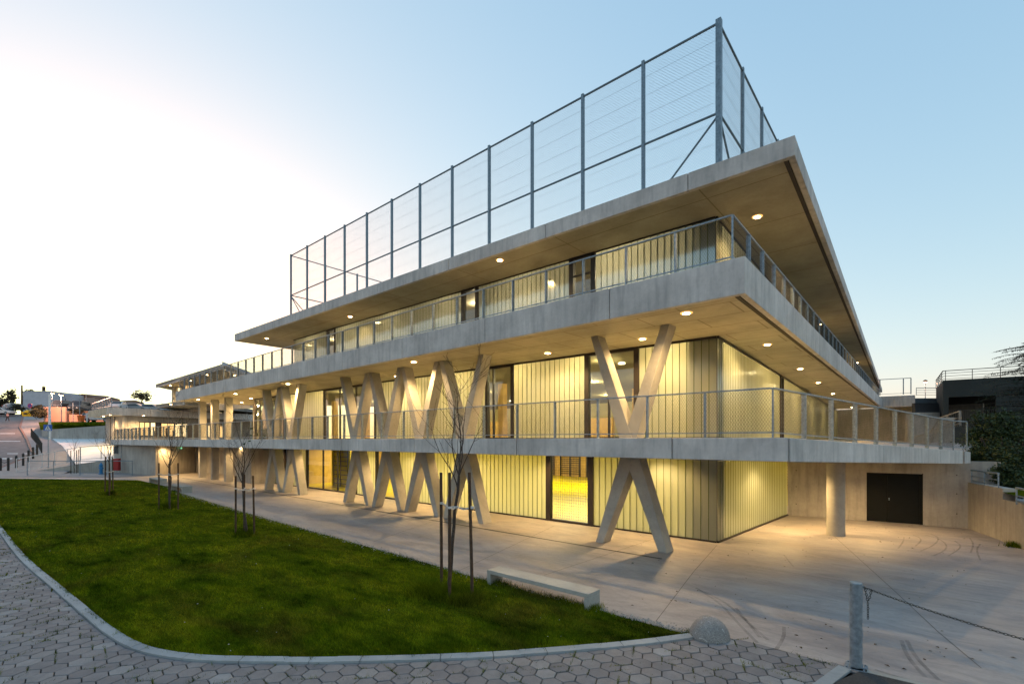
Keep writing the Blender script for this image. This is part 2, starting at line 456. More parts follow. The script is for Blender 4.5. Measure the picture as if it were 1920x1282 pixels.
# roof -----------------------------------------------------------
RC = (-2.6, 14.6); RL = (-40.1, 14.1); RE = (-4.95, 96.0); RB = (-41.5, 96.0)
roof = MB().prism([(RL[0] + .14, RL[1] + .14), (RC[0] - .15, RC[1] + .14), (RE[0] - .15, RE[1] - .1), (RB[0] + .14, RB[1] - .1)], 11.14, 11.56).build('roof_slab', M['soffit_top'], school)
fascia(roof, RL, RC, 11.08, 11.62, cuts_at([-5.44, -10.77, -16.1, -21.47, -26.91, -32.47], RL[0], RC[0]))
fascia(roof, RC, RE, 11.08, 11.62, [i * 5.4 / 81.4 for i in range(1, 15)], trim0=.17)
fascia(roof, (RB[0], RB[1] - .2), RL, 11.08, 11.62, [.2, .4, .6, .8], trim1=.17)
MB().wallseg((RC[0] - .20, RC[1] + .2), (RE[0] - .20, RE[1]), .1, 11.10, 11.16).build('drip_groove', M['groove'], roof)
# level 2 slab ----------------------------------------------------
UC = (-3.23, 12.3); UL = (-51.3, 13.15); UE = (-3.35, 66.0)
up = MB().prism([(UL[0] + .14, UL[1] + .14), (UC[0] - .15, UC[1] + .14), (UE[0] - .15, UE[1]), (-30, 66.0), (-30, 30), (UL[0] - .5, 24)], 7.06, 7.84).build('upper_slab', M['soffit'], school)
fascia(up, UL, UC, 7.0, 7.89, cuts_at([-6.89, -11.96, -16.96, -21.9, -26.87, -32.3, -38.2, -43.2, -48.6], UL[0], UC[0]))
fascia(up, UC, UE, 7.0, 7.89, [i * 5.0 / 53.7 for i in range(1, 11)], trim0=.17)
fascia(up, (UL[0] - .6, 24), UL, 7.0, 7.89, [.5], trim1=.17)
MB().wallseg((UC[0] - .20, UC[1] + .2), (UE[0] - .20, UE[1]), .1, 7.02, 7.08).build('drip_groove', M['groove'], up)
# level 1 slab ----------------------------------------------------
LC = (-2.35, 12.3); LL = (-69.0, 11.55); LE = (1.15, 25.2); LF = (1.38, 25.5)
low = MB().prism([(LL[0] + .14, LL[1] + .14), (LC[0] - .15, LC[1] + .14), (LC[0] - .15, 16.6), (LL[0] + .14, 16.6)], 3.05, 3.52)
low.prism([(LL[0] + .14, 16.6), (LC[0] - .15 - 3, 16.6), (-5.6, 26.2), (-5.6, 70), (-43.9, 70), (-43.9, 24), (LL[0] + .14, 24)], 3.05, 3.515)
# terrace wedge falling to the right
zt = [3.54, 3.08]
low.hexa([(-5.6, 16.4, 3.0), (LC[0] - .16, LC[1] + .2, 3.05), (LE[0] - .16, LE[1] + .2, 2.62), (-5.6, 26.2, 2.62),
          (-5.6, 16.4, 3.51), (LC[0] - .16, LC[1] + .2, 3.51), (LE[0] - .16, LE[1] + .2, 3.04), (-5.6, 26.2, 3.10)])
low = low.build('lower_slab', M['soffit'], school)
fascia(low, LL, LC, 3.01, 3.56, cuts_at([-5.0, -10.27, -15.62, -21.08, -26.68, -32.2, -37.7, -43.2, -48.8, -54.4, -60, -65.5], LL[0], LC[0]))
fascia(low, LC, LE, 3.01, 3.56, [.42, .8], z0b=2.60, z1b=3.09, trim0=.17)
fascia(low, LE, LF, 2.60, 3.09, [], z0b=2.62, z1b=3.04, trim0=.1)
# upper terrace ground beyond the wedge (ramp surface at the back)
MB().add([(LE[0] - .2, LE[1] + .1, 3.02), (LF[0], LF[1] + .1, 2.98), (4, 70, 3.3), (-5.6, 70, 3.5), (-5.6, 26.3, 3.06)], [(0, 1, 2, 3, 4)]).build('back_terrace', M['plaza'], school)

# zigzag columns ---------------------------------------------------
NODES = [-34.25, -31.4, -23.7, -20.85, -18.05, -15.2, -7.3]
HW = 1.26; WX = .30; Y0c, Y1c = 14.42, 14.94
def skewbar(x0, z0, x1, z1, w=WX, ya=Y0c, yb=Y1c):
    m = MB(); return m.hexa([(x0 - w / 2, ya, z0), (x0 + w / 2, ya, z0), (x0 + w / 2, yb, z0), (x0 - w / 2, yb, z0),
                             (x1 - w / 2, ya, z1), (x1 + w / 2, ya, z1), (x1 + w / 2, yb, z1), (x1 - w / 2, yb, z1)])
def zig(z0, z1, bo, bi, to, ti, n, sgn, ya, yb):
    xs0 = sorted((n + sgn * bo, n + sgn * bi)); xs1 = sorted((n + sgn * to, n + sgn * ti))
    return MB().hexa([(xs0[0], ya, z0), (xs0[1], ya, z0), (xs0[1], yb, z0), (xs0[0], yb, z0), (xs1[0], ya, z1), (xs1[1], ya, z1), (xs1[1], yb, z1), (xs1[0], yb, z1)])
for i, n in enumerate(NODES):
    for sg in (-1, 1):
        e = .004 * sg
        zig(0, 3.06, 1.27, .98, .30, -.22, n, sg, Y0c + e, Y1c + e).build('slanted_column', M['column'], school, bevel=.012)
        zig(3.5, 7.08, .28, -.18, 1.40, 1.13, n, sg, Y0c - .12 + e, Y1c - .12 + e).build('slanted_column', M['column'], school, bevel=.012)
# plain rectangular columns at the left
for (pxl, pxr) in ((372, 387), (395, 411), (420, 435)):
    xa, xb = PX(pxl, 14.9), PX(pxl + 7, 14.9)
    for z0, z1 in ((0, 3.06), (3.5, 7.08)):
        MB().box(xa, xa + .40, 14.9, 15.45, z0, z1).build('straight_column', M['column'], school, bevel=.012)
# a V column in the open entrance passage
nd = XY(477, 47)
for tx in (442, 512):
    t_ = XY(tx, 46)
    m = MB(); w = .3
    for_ = [(nd[0] - w / 2, nd[1], 3.5), (nd[0] + w / 2, nd[1], 3.5), (nd[0] + w / 2, nd[1] + .5, 3.5), (nd[0] - w / 2, nd[1] + .5, 3.5)]
    m.hexa(for_ + [(t_[0] - w / 2, nd[1], 7.08), (t_[0] + w / 2, nd[1], 7.08), (t_[0] + w / 2, nd[1] + .5, 7.08), (t_[0] - w / 2, nd[1] + .5, 7.08)])
    m.build('slanted_column', M['column'], school)
# round column under the terrace
MB().lathe((-2.45, 21.2, 0), [(.29, 0), (.29, 2.86)], 28).build('round_column', M['column'], school, smooth=False)

# glass walls -------------------------------------------------------
def strips(a, b, z0, z1, mat, pitch=.262, name='glass_wall'):
    L = math.hypot(b[0] - a[0], b[1] - a[1]); n = max(1, round(L / pitch)); p = L / n; u = ((b[0] - a[0]) / L, (b[1] - a[1]) / L)
    g = MB(); j = MB(); fr = MB()
    for i in range(n):
        s0, s1 = i * p + .009, (i + 1) * p - .009
        P0 = (a[0] + u[0] * s0, a[1] + u[1] * s0); P1 = (a[0] + u[0] * s1, a[1] + u[1] * s1)
        off = random.uniform(-.003, .003)
        g.add([(P0[0], P0[1] + off, z0 + .06), (P1[0], P1[1] - off, z0 + .06), (P1[0], P1[1] - off, z1 - .07), (P0[0], P0[1] + off, z1 - .07)], [(0, 1, 2, 3)])
        if i: j.wallseg((a[0] + u[0] * (i * p - .010), a[1] + u[1] * (i * p - .010)), (a[0] + u[0] * (i * p + .010), a[1] + u[1] * (i * p + .010)), .06, z0 + .06, z1 - .07, off=-.006)
    o = g.build(name, mat, school)
    if j.v: j.build('joint_profiles', M['ugjoint'], o)
    MB().wallseg(a, b, .16, z0, z0 + .06, off=-.05).build('sill_frame', M['frame'], o)
    MB().wallseg(a, b, .16, z1 - .07, z1 + .05, off=-.05).build('head_frame', M['frame'], o)
    return o
def window(a, b, z0, z1, mull=(), transom=(), fw=.12, name='window', extra=None):
    L = math.hypot(b[0] - a[0], b[1] - a[1]); u = ((b[0] - a[0]) / L, (b[1] - a[1]) / L)
    def pt(s): return (a[0] + u[0] * s, a[1] + u[1] * s)
    fr = MB()
    fr.wallseg(pt(0), pt(fw), .2, z0, z1, off=-.07).wallseg(pt(L - fw), pt(L), .2, z0, z1, off=-.07)
    fr.wallseg(pt(fw), pt(L - fw), .19, z0, z0 + .09, off=-.065).wallseg(pt(fw), pt(L - fw), .19, z1 - .12, z1 + .04, off=-.065)
    for m_ in mull: fr.wallseg(pt(m_ - .03), pt(m_ + .03), .12, z0 + .09, z1 - .12, off=-.03)
    for t in transom: fr.wallseg(pt(fw), pt(L - fw), .10, z0 + t - .03, z0 + t + .03, off=-.025)
    o = fr.build(name, M['frame'], school)
    MB().add([(*pt(fw), z0 + .09), (*pt(L - fw), z0 + .09), (*pt(L - fw), z1 - .12), (*pt(fw), z1 - .12)], [(0, 1, 2, 3)]).build('pane', M['glass'], o)
    return o
G = 17.0
def g2(x): return (x, G)
# ground level
strips(g2(-44.1), g2(-38.15), 0, 3.05, M['ug0'])
window(g2(-38.15), g2(-37.35), 0, 3.05)
strips(g2(-37.35), g2(-34.5), 0, 3.05, M['ug0'])
window(g2(-34.5), g2(-27.7), 0, 3.05, mull=(2.4, 4.35), fw=.12)
strips(g2(-27.7), g2(-25.6), 0, 3.05, M['ug0'])
window(g2(-25.6), g2(-23.2), 0, 3.05)
strips(g2(-23.2), g2(-12.57), 0, 3.05, M['ug0'])
w0 = window(g2(-12.57), g2(-10.2), 0, 3.05, fw=.24)
strips(g2(-10.2), g2(-5.36), 0, 3.05, M['ug0'])
strips((-5.34, G), (-4.83, 25.4), 0, 3.02, M['ug0'], pitch=.25)
# net behind the window pane
nb = MB()
for i in range(18): nb.bar((-12.35 + i * .115, G + .25, .12), (-12.35 + i * .115, G + .25, 2.9), .006, .006)
for i in range(25): nb.bar((-12.33, G + .25, .12 + i * .115), (-10.42, G + .25, .12 + i * .115 + .02 * math.sin(i)), .006, .006)
nb.build('ball_net', M['black'], w0)
# first floor
Z1, Z1t = 3.54, 7.05
window(g2(-43.76), g2(-38.1), Z1, Z1t, mull=(1.0, 2.6, 4.2))
strips(g2(-38.1), g2(-31.95), Z1, Z1t, M['ug1'])
window(g2(-31.95), g2(-25.6), Z1, Z1t, mull=(2.1, 4.1))
strips(g2(-25.6), g2(-16.25), Z1, Z1t, M['ug1'])
window(g2(-16.25), g2(-14.45), Z1, Z1t, mull=(.5,), fw=.16)
strips(g2(-14.45), g2(-10.6), Z1, Z1t, M['ug1'])
window(g2(-10.6), g2(-8.2), Z1, Z1t, mull=(1.1,), fw=.2)
strips(g2(-8.2), g2(-5.36), Z1, Z1t, M['ug1'])
SA, SB = (-5.34, G), (-7.9, 70.0)
def sp(Y): t = (Y - G) / (70.0 - G); return (SA[0] + (SB[0] - SA[0]) * t, Y)
strips(sp(17.0), sp(29.3), Z1, Z1t, M['ug1'], pitch=.25)
window(sp(29.3), sp(30.3), Z1, Z1t, fw=.1)
strips(sp(30.3), sp(69.9), Z1, Z1t, M['ug1'], pitch=.35)
window((-43.76, 23.5), (-43.76, 17.0), Z1, Z1t, mull=(2, 4))
# second floor
Z2, Z2t = 7.86, 11.16
strips(g2(-36.5), g2(-31.5), Z2, Z2t, M['ug2'])
window(g2(-31.5), g2(-30.4), Z2, Z2t)
strips(g2(-30.4), g2(-17.95), Z2, Z2t, M['ug2'])
window(g2(-17.95), g2(-16.75), Z2, Z2t, fw=.2)
strips(g2(-16.75), g2(-11.35), Z2, Z2t, M['ug2'])
window(g2(-11.35), g2(-10.1), Z2, Z2t, transom=(2.5,), fw=.2)
strips(g2(-10.1), g2(-5.40), Z2, Z2t, M['ug2'])
strips((-5.38, G), (-7.6, 95), Z2, Z2t, M['ug2'], pitch=.35)
MB().wallseg((-36.5, 60), (-36.5, 17.05), .2, Z2, Z2t).build('side_wall', M['wall'], school)

# interior ----------------------------------------------------------
MB().box(-37, -5.5, 17.2, 38.9, .004, .03).build('gym_floor', M['gymfloor'], school)
ir = MB().box(-37.2, -5.6, 38.9, 39.1, .03, 3.05); ir.box(-37.2, -37, 17.2, 38.9, .03, 3.05)
ir.build('gym_wall', M['wood'], school)
wb = MB()
for X0 in range(-36, -6, 3):
    for k in range(12): wb.bar((X0, 38.7, .3 + k * .2), (X0 + 2.2, 38.7, .3 + k * .2), .05, .05)
    for e in (0, 1.1, 2.2): wb.box(X0 + e - .04, X0 + e + .04, 38.75, 38.88, .03, 2.8)
wb.build('wall_bars', M['black'], school)
sh = MB(); sx0, sx1 = PX(626, 18.7), PX(652, 18.7)
for k in range(8): sh.bar((sx0, 18.7, .3 + k * .33), (sx1, 18.7, .3 + k * .33), .045, .045)
for e in (sx0, (sx0 + sx1) / 2, sx1): sh.bar((e, 18.7, .1), (e, 18.7, 2.8), .055, .055)
sh.build('climbing_frame', M['black'], school)
MB().box(PX(622, 18.9), PX(656, 18.9), 18.9, 19.0, .03, 3.0).build('gym_partition', M['gymfloor'], school)
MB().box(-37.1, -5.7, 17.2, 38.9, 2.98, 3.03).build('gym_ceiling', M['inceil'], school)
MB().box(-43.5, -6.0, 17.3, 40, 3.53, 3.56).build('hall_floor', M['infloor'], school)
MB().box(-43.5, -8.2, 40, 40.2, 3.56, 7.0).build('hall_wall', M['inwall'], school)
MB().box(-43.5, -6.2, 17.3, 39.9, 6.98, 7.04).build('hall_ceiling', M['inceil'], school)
cb = MB()
for X in range(-40, -8, 5):
    for Y in (22, 30): cb.box(X, X + .4, Y, Y + .4, 3.56, 6.98)
cb.build('hall_columns', M['wood'], school)
bk = MB()
for X in range(-42, -9, 4): bk.box(X, X + 2.2, 36, 36.4, 3.56, 5.4)
bk.build('hall_cabinet', M['wood'], school)
MB().box(-36.2, -6.0, 17.3, 40, 7.85, 7.88).build('top_floor', M['infloor'], school)
MB().box(-36.2, -7.2, 24, 24.2, 7.88, 11.1).build('top_corridor_wall', M['inwall'], school)
# back screens inside the long side wing
MB().box(-12.3, -12.1, 40, 70, 3.56, 7.0).build('hall_partition', M['inwall'], school)
MB().box(-12.3, -12.1, 24.3, 95, 7.88, 11.1).build('top_partition', M['inwall'], school)
# far end wall of the first floor with door
MB().wallseg((-8.0, 69.9), (4.5, 66.5), .3, 3.0, 7.15).build('end_wall', M['wall'], school)

def area(name, loc, sx, sy, watt, color, parent, down=True):
    d = bpy.data.lights.new(name, 'AREA'); d.shape = 'RECTANGLE'; d.size = sx; d.size_y = sy; d.energy = watt * LAMP_W; d.color = color
    o = bpy.data.objects.new(name, d); COL.objects.link(o)
    o.parent = parent; og = ORG[parent.name]; o.location = (loc[0] - og[0], loc[1] - og[1], loc[2] - og[2])
    o.visible_camera = True
    return o
GYM = (1.0, .84, .46); HALL = (1.0, .78, .36); TOP = (1.0, .80, .48)
for X in (-33.5, -26.5, -19.5, -12.5, -7.5):
    area('gym_light', (X, 20.5, 2.95), 3.0 if X > -9 else 5.5, 3.0, 26 if X > -9 else 108, GYM, school)
    area('gym_light', (X, 30.5, 2.95), 3.0 if X > -9 else 5.5, 8.0, 48 if X > -9 else 280, GYM, school)
def point(name, loc, watt, color, parent):
    d = bpy.data.lights.new(name, 'POINT'); d.energy = watt * LAMP_W; d.color = color; d.shadow_soft_size = .12
    o = bpy.data.objects.new(name, d); COL.objects.link(o); o.parent = parent; og = ORG[parent.name]; o.location = (loc[0] - og[0], loc[1] - og[1], loc[2] - og[2])
for X in (-41, -36.5, -32, -27.5, -23, -18.5, -14, -10.3, -7.2):
    point('hall_light', (X + random.uniform(-.6, .6), 18.5, 6.7), 42, HALL, school)
    point('hall_light', (X - 1, 25, 6.75), 85, HALL, school)
    if X < -9: point('hall_light', (X, 33, 6.75), 110, HALL, school)
for Y in (29, 36, 44, 52, 60, 67): point('hall_light', (-9.2, Y, 6.75), 60, HALL, school)
for X in (-34, -29, -24, -19, -14, -9.5): point('top_light', (X, 19.0, 10.9), 46, TOP, school)
for Y in (19.5, 26, 34, 44, 56, 70, 84): point('top_light', (-8.6, Y, 10.9), 45, TOP, school)
MB().box(-6.45, -5.42, 17.35, 17.7, .03, 2.98).build('corner_pillar', M['column'], school)
MB().box(-6.45, -5.42, 17.35, 17.7, 3.56, 6.98).build('corner_pillar', M['column'], school)
MB().box(-6.45, -5.42, 17.35, 17.7, 7.88, 11.1).build('corner_pillar', M['column'], school)

# lamps ----------------------------------------------------------------
def downlight(x, y, z, watt, parent=school, r=.10, spot=True, cone=150, side=False):
    o = MB().lathe((x, y, z - .020), [(r + .065, 0), (r + .065, .06)], 16).build('downlight', M['halo_rim'], parent)
    MB().lathe((x, y, z - .032), [(r, 0), (r, .011)], 14).build('lamp_lens', M['lamp'], o)
    if spot:
        d = bpy.data.lights.new('downlight_beam', 'SPOT'); d.energy = watt * LAMP_W; d.color = WARM; d.spot_size = R(cone); d.spot_blend = .6; d.shadow_soft_size = .07
        s = bpy.data.objects.new('downlight_beam', d); COL.objects.link(s); s.parent = o
        og = ORG[o.name]; s.location = (x - og[0], y - og[1], z - .06 - og[2])
    return o
for p in [(-5.03, 13.35), (-7.48, 15.75), (-11.63, 15.8), (-17.54, 13.62), (-22.13, 16.0), (-30.39, 13.77), (-37.32, 16.2), (-39.92, 14.1),
          (-43.23, 16.48), (-48.52, 17.69), (-52.0, 21.5), (-48.06, 13.98), (-51.0, 16.3)]:
    downlight(p[0], p[1], 7.06, 380)
for p in [(-4.4, 19.71), (-4.65, 27.45), (-4.93, 34.77), (-5.24, 43.75), (-5.5, 53.0), (-5.85, 63)]: downlight(p[0], p[1], 7.06, 380)
for p in [(-4.31, 17.91), (-13.64, 15.12), (-26.88, 16.0), (-37.4, 15.36), (-5.19, 37.26), (-4.98, 58.03), (-5.1, 76)]: downlight(p[0], p[1], 11.14, 320)
for p in [(-7.3, 16.1), (-11.9, 15.9), (-17.5, 16.0), (-21.6, 16.0), (-26.5, 15.6), (-30.4, 16.0), (-37.3, 16), (-43, 15.6), (-47.5, 16.8), (-52, 14.2), (-57, 14.2)]:
    downlight(p[0], p[1], 3.05, 240)
downlight(-1.6, 23.0, 2.70, 230)
downlight(-4.1, 20.6, 2.755, 290)
# lamps visible inside the hall
for (x, y) in [(-30.5, 19.5), (-29.3, 21.5), (-28.2, 20.2), (-30.9, 24.5), (-28.9, 26.5), (-30.2, 30), (-15.6, 20), (-15.9, 23), (-15.2, 28), (-10.3, 19.6), (-9.4, 24), (-10.6, 29), (-26.8, 24), (-27.5, 32)]:
    MB().lathe((x, y, 6.93), [(.14, 0), (.14, .04)], 12).build('hall_lamp', M['lamp_in'], school)

# back walls of ground level -------------------------------------------------
wl_ = MB(); A, B = (-4.83, 25.45), (1.35, 26.3)
dA, dB = gp(1624.6, 975.6), gp(1731, 984)
def lerp(a, b, t): return (a[0] + (b[0] - a[0]) * t, a[1] + (b[1] - a[1]) * t)
LW = math.hypot(B[0] - A[0], B[1] - A[1]); tA = math.hypot(dA[0] - A[0], dA[1] - A[1]) / LW; tB = math.hypot(dB[0] - A[0], dB[1] - A[1]) / LW
wl_.wallseg(A, lerp(A, B, tA), .3, 0, 2.66).wallseg(lerp(A, B, tB), lerp(A, B, 1.15), .3, 0, 2.66).wallseg(lerp(A, B, tA), lerp(A, B, tB), .3, 2.1, 2.66)
wl_.build('back_wall', M['wall'], school)
a_, b_ = lerp(A, B, tA), lerp(A, B, tB)
dr = MB().wallseg(a_, lerp(a_, b_, .05), .12, 0.01, 2.1, off=.03).wallseg(lerp(a_, b_, .95), b_, .12, .01, 2.1, off=.03).wallseg(lerp(a_, b_, .05), lerp(a_, b_, .95), .12, 2.02, 2.1, off=.03)
dr.wallseg(lerp(a_, b_, .385), lerp(a_, b_, .435), .1, .01, 2.02, off=.04)
door = dr.build('door', M['dark_door'], school)
dp = MB().wallseg(lerp(a_, b_, .05), lerp(a_, b_, .385), .05, .01, 2.02, off=.08).wallseg(lerp(a_, b_, .435), lerp(a_, b_, .95), .05, .01, 2.02, off=.08)
dp.build('door_leaf', M['dark_door'], door)
MB().lathe((*lerp(a_, b_, .41), .95), [(.02, 0), (.02, .1)], 8).build('handle', M['zinc'], door)
# concrete piece and entrance left of the ground level glass
MB().box(-44.3, -40.9, 15.6, 16.95, 0, 3.05).build('concrete_wall', M['wall'], school)
window((-47.5, 20.0), (-44.4, 18.5), 0, 3.05, mull=(1.7,), fw=.12)
MB().box(-44.4, -44.2, 16.95, 24, 0, 3.05).build('concrete_wall', M['wall'], school)
# rear wall of the open ground level at the left
pa, pb = XY(232, 50.6), XY(302, 51.2)
MB().wallseg((-68.6, 11.75), (-57.2, 13.0), .3, 0, 3.1).build('concrete_wall', M['wall'], school)
pc = XY(301, 50.2)
MB().box(pc[0], pc[0] + .9, pc[1], pc[1] + .6, 0, 3.1).build('straight_column', M['column'], school)
MB().wallseg((-62.5, 17.2), (-44.3, 19.4), .3, 0, 3.1).build('concrete_wall', M['wall'], school)
MB().wallseg((-57.2, 13.2), (-60.5, 17.3), .25, 0, 3.08).build('concrete_wall', M['wall'], school)
ex = Q(339, 839, 50); MB().box(ex[0] - .25, ex[0] + .25, ex[1], ex[1] + .05, ex[2] - .12, ex[2] + .05).build('exit_sign', M['exit'], school)
# drainage slot along the columns
dslot = MB().add([(-5.86, 13.58, .006), (-5.86, 13.68, .006), (-52, 13.9, .006), (-52, 13.8, .006)], [(0, 1, 2, 3)])
tag(dslot.build('drain_slot', M['joint']), 'long dark drainage slot in the pale plaza in front of the slanted columns', 'drain')

# ================================================================== RAILINGS
def railing(name, pts, h, pitch, label, group='balcony railings of the school', net=.065, wide=.11, thin=.03, top=(.06, .035), matp='zinc', ends=(True, True), offs=0.0):
    """pts: 3-D base points. Plates stand across the run"""
    root = empty(name, pts[0], label, 'railing', group)
    hr = MB(); br = MB(); mesh = MB()
    for si, (a, b) in enumerate(zip(pts[:-1], pts[1:])):
        a, b = Vector(a), Vector(b); d = b - a; L = math.hypot(d.x, d.y); n = max(1, round(L / pitch)); u = Vector((d.x / L, d.y / L, 0)); v = Vector((-u.y, u.x, 0))
        hr.bar(a + Vector((0, 0, h)), b + Vector((0, 0, h)), top[0], top[1])
        br.bar(a + Vector((0, 0, .12)), b + Vector((0, 0, .12)), .035, .03)
        for i in range(n + 1):
            if si and i == 0: continue
            if i == 0 and offs: s_ = 0
            c = a + d * (i / n)
            if i == 0 or i == n: w_ = .04
            else: w_ = wide
            z0 = c.z
            MB().hexa([c - u * thin / 2 - v * w_ / 2, c + u * thin / 2 - v * w_ / 2, c + u * thin / 2 + v * w_ / 2, c - u * thin / 2 + v * w_ / 2] +
                      [q + Vector((0, 0, h - top[1] / 2)) for q in (c - u * thin / 2 - v * w_ / 2, c + u * thin / 2 - v * w_ / 2, c + u * thin / 2 + v * w_ / 2, c - u * thin / 2 + v * w_ / 2)]
                      ).build('post', M[matp], root)
        if net: netting(mesh, a + Vector((0, 0, .12)), b + Vector((0, 0, .12)), h - .14, net, .0030, 1.55)
    hr.build('handrail', M[matp], root, bevel=.004); br.build('bottom_rail', M[matp], root)
    if net: mesh.build('wire_mesh', M['wire'], root)
    return root
railing('balcony_railing', [(-51.2, 13.45, 7.89), (-3.57, 12.5, 7.89), (-3.70, 66, 7.89)], 1.14, 1.45,
        'grey steel railing with wire mesh along the upper balcony', thin=.035)
railing('balcony_railing', [(-68.8, 11.85, 3.56), (-2.66, 12.42, 3.56), (.88, 25.3, 3.10), (1.28, 25.75, 3.07)], 1.15, 1.53,
        'grey steel railing with wire mesh along the lower balcony and its falling terrace')

# rooftop ball fence -----------------------------------------------------
def ball_fence():
    root = empty('ball_fence', (-5.1, 16.4, 11.57), 'tall blue grey steel ball fence with fine netting round the rooftop court', 'fence')
    zt, zm, zb = 17.2, 14.25, 11.57
    xs = [-5.1, -7.75, -10.33, -12.9, -15.46, -18.02, -20.58, -23.12, -25.66, -28.2, -30.7, -33.2, -35.7]
    ys = [16.4, 19.1, 21.9, 24.7, 27.5, 30.3, 33.1]
    posts = [(x, 16.4) for x in xs] + [(-5.1, y) for y in ys[1:]] + [(-35.7, y) for y in ys[1:]] + [(-35.7 + i * 3.06, 33.1) for i in range(1, 10)]
    for k, (x, y) in enumerate(posts):
        w = .17 if k == 0 else .11
        MB().box(x - w / 2, x + w / 2, y - w / 2, y + w / 2, zb, zt + .1).build('post', M['zinc_dull'], root)
    tr = MB(); mr = MB()
    cor = [(-35.7, 16.4), (-5.1, 16.4), (-5.1, 33.1), (-35.7, 33.1), (-35.7, 16.4)]
    for a, b in zip(cor[:-1], cor[1:]):
        tr.tube((*a, zt), (*b, zt), .04, n=8); mr.tube((*a, zm), (*b, zm), .04, n=8)
    tr.build('top_rail', M['zinc_dull'], root); mr.build('middle_rail', M['zinc_dull'], root)
    for a, b in [((-5.1, 16.4), (-7.75, 16.4)), ((-5.1, 16.4), (-5.1, 19.1)), ((-35.7, 16.4), (-33.2, 16.4)), ((-35.7, 16.4), (-35.7, 19.1)), ((-35.7, 33.1), (-33.2, 33.1))]:
        MB().tube((*a, zm - .05), (*b, zb + .05), .035, n=8).build('brace', M['zinc_dull'], root)
    nt = MB()
    netting(nt, (-35.7, 16.4, zb), (-5.1, 16.4, zb), zt - zb, .11, .0027, 1.0, 0)
    netting(nt, (-5.1, 16.4, zb), (-5.1, 33.1, zb), zt - zb, .11, .0027, 1.0, 0)
    for a, b in zip(cor[:2], cor[1:3]):
        for i in range(8): z = zb + .35 + i * .68; nt.bar((*a, z), (*b, z), .005, .005)
    nt.build('netting', M['wire_fence'], root)
ball_fence()

# ================================================================== ANNEX AND UPPER BLOCK (left)
def fbox(mb, pxa, da, pxb, db, t, z0, z1): return mb.wallseg(XY(pxa, da), XY(pxb, db), t, z0, z1)
annex = empty('school_annex', (*XY(232, 62), 3.5), 'low concrete annex with cantilevered flat roof and lit strip windows', 'building')
# roof: corner at px201 d60, right to px 560 , left side to px165 d68
c0 = XY(201, 60); c1 = XY(417, 72.5); c2 = XY(165, 68)
dirF = (c1[0] - c0[0], c1[1] - c0[1]); e1 = (c0[0] + dirF[0] * 2.0, c0[1] + dirF[1] * 2.0)
back = (c2[0] - c0[0], c2[1] - c0[1])
e2 = (e1[0] + back[0] * 2, e1[1] + back[1] * 2); c3 = (c0[0] + back[0] * 1.0, c0[1] + back[1] * 1.0)
c4 = (c3[0] + (e2[0] - e1[0]) * .6, c3[1] + (e2[1] - e1[1]) * .6)
e2 = (e1[0] + back[0], e1[1] + back[1])
rf = MB().prism([edge_in(c0, e1, .12)[0], edge_in(c0, e1, .12)[1], e2, c3], 6.72, 7.58).build('roof_slab', M['soffit'], annex)
def fas(parent, a, b, z0, z1, n, t=.12):
    mb = MB()
    for i in range(n):
        mb.wallseg(lerp(a, b, i / n + (.0008 if i else 0)), lerp(a, b, (i + 1) / n - .0008), t, z0, z1)
    return mb.build('fascia', M['fascia'], parent)
fas(rf, c0, e1, 6.67, 7.63, 6); fas(rf, c3, c0, 6.67, 7.63, 4)
w0_, w1_, wlft = XY(232, 62), XY(575, 92), XY(198, 68.5)
aw = MB().wallseg(w0_, w1_, .3, 1.5, 6.72); aw.wallseg(wlft, w0_, .3, 1.5, 6.72)
wall_a = aw.build('wall', M['wall'], annex)
def on_line(px, a, b):
    """point on plan line a-b seen at px"""
    k = (px - CX) / FPX; ra = (a[0] * CC + a[1] * SS, -a[0] * SS + a[1] * CC); rb = (b[0] * CC + b[1] * SS, -b[0] * SS + b[1] * CC)
    # (ra.x + t*dx) = k (ra.y + t*dy)
    dx, dy = rb[0] - ra[0], rb[1] - ra[1]; t = (k * ra[1] - ra[0]) / (dx - k * dy); return lerp(a, b, t), ra[1] + t * dy
def zat(py, d): return EYE + (HY - py) * d / FPX
def lit_win(parent, a, b, pxa, pxb, pyt, pyb, mat, nm=0, out=.06, frame=True):
    (p, dp_), (q, dq) = on_line(pxa, a, b), on_line(pxb, a, b); zt_ = zat(pyt, dp_); zb_ = zat(pyb, dp_)
    f = MB(); w = .1
    L = math.hypot(q[0] - p[0], q[1] - p[1])
    f.wallseg(p, q, .04, zb_ - .03, zb_ + .06, off=-out).wallseg(p, q, .04, zt_ - .06, zt_ + .03, off=-out)
    for i in range(nm + 2):
        s_ = i / (nm + 1); c = lerp(p, q, s_ * (1 - w / L)); c2_ = lerp(p, q, s_ * (1 - w / L) + w / L)
        f.wallseg(c, c2_, .04, zb_ + .06, zt_ - .06, off=-out)
    o = f.build('window', M['frame'], parent)
    MB().wallseg(p, q, .02, zb_ + .02, zt_ - .02, off=-.025).build('pane', mat, o)
    return o
for (pa_, pb_, t_, b_2, mt, nm) in [(260, 281, 791, 817, 'lit', 1), (281, 292, 791.5, 817, 'lit2', 0), (292, 301, 792, 817.5, 'dglass', 0), (301, 327, 793, 818, 'lit', 1), (327, 341, 794, 818.5, 'lit2', 0),
                                    (341, 352, 794, 819, 'lit2', 0), (352, 373, 795.5, 820, 'dglass', 1), (386, 394, 797, 819.5, 'lit2', 0), (411, 419, 798, 820, 'lit', 0)]:
    lit_win(annex, w0_, w1_, pa_, pb_, t_, b_2, M[mt], nm)
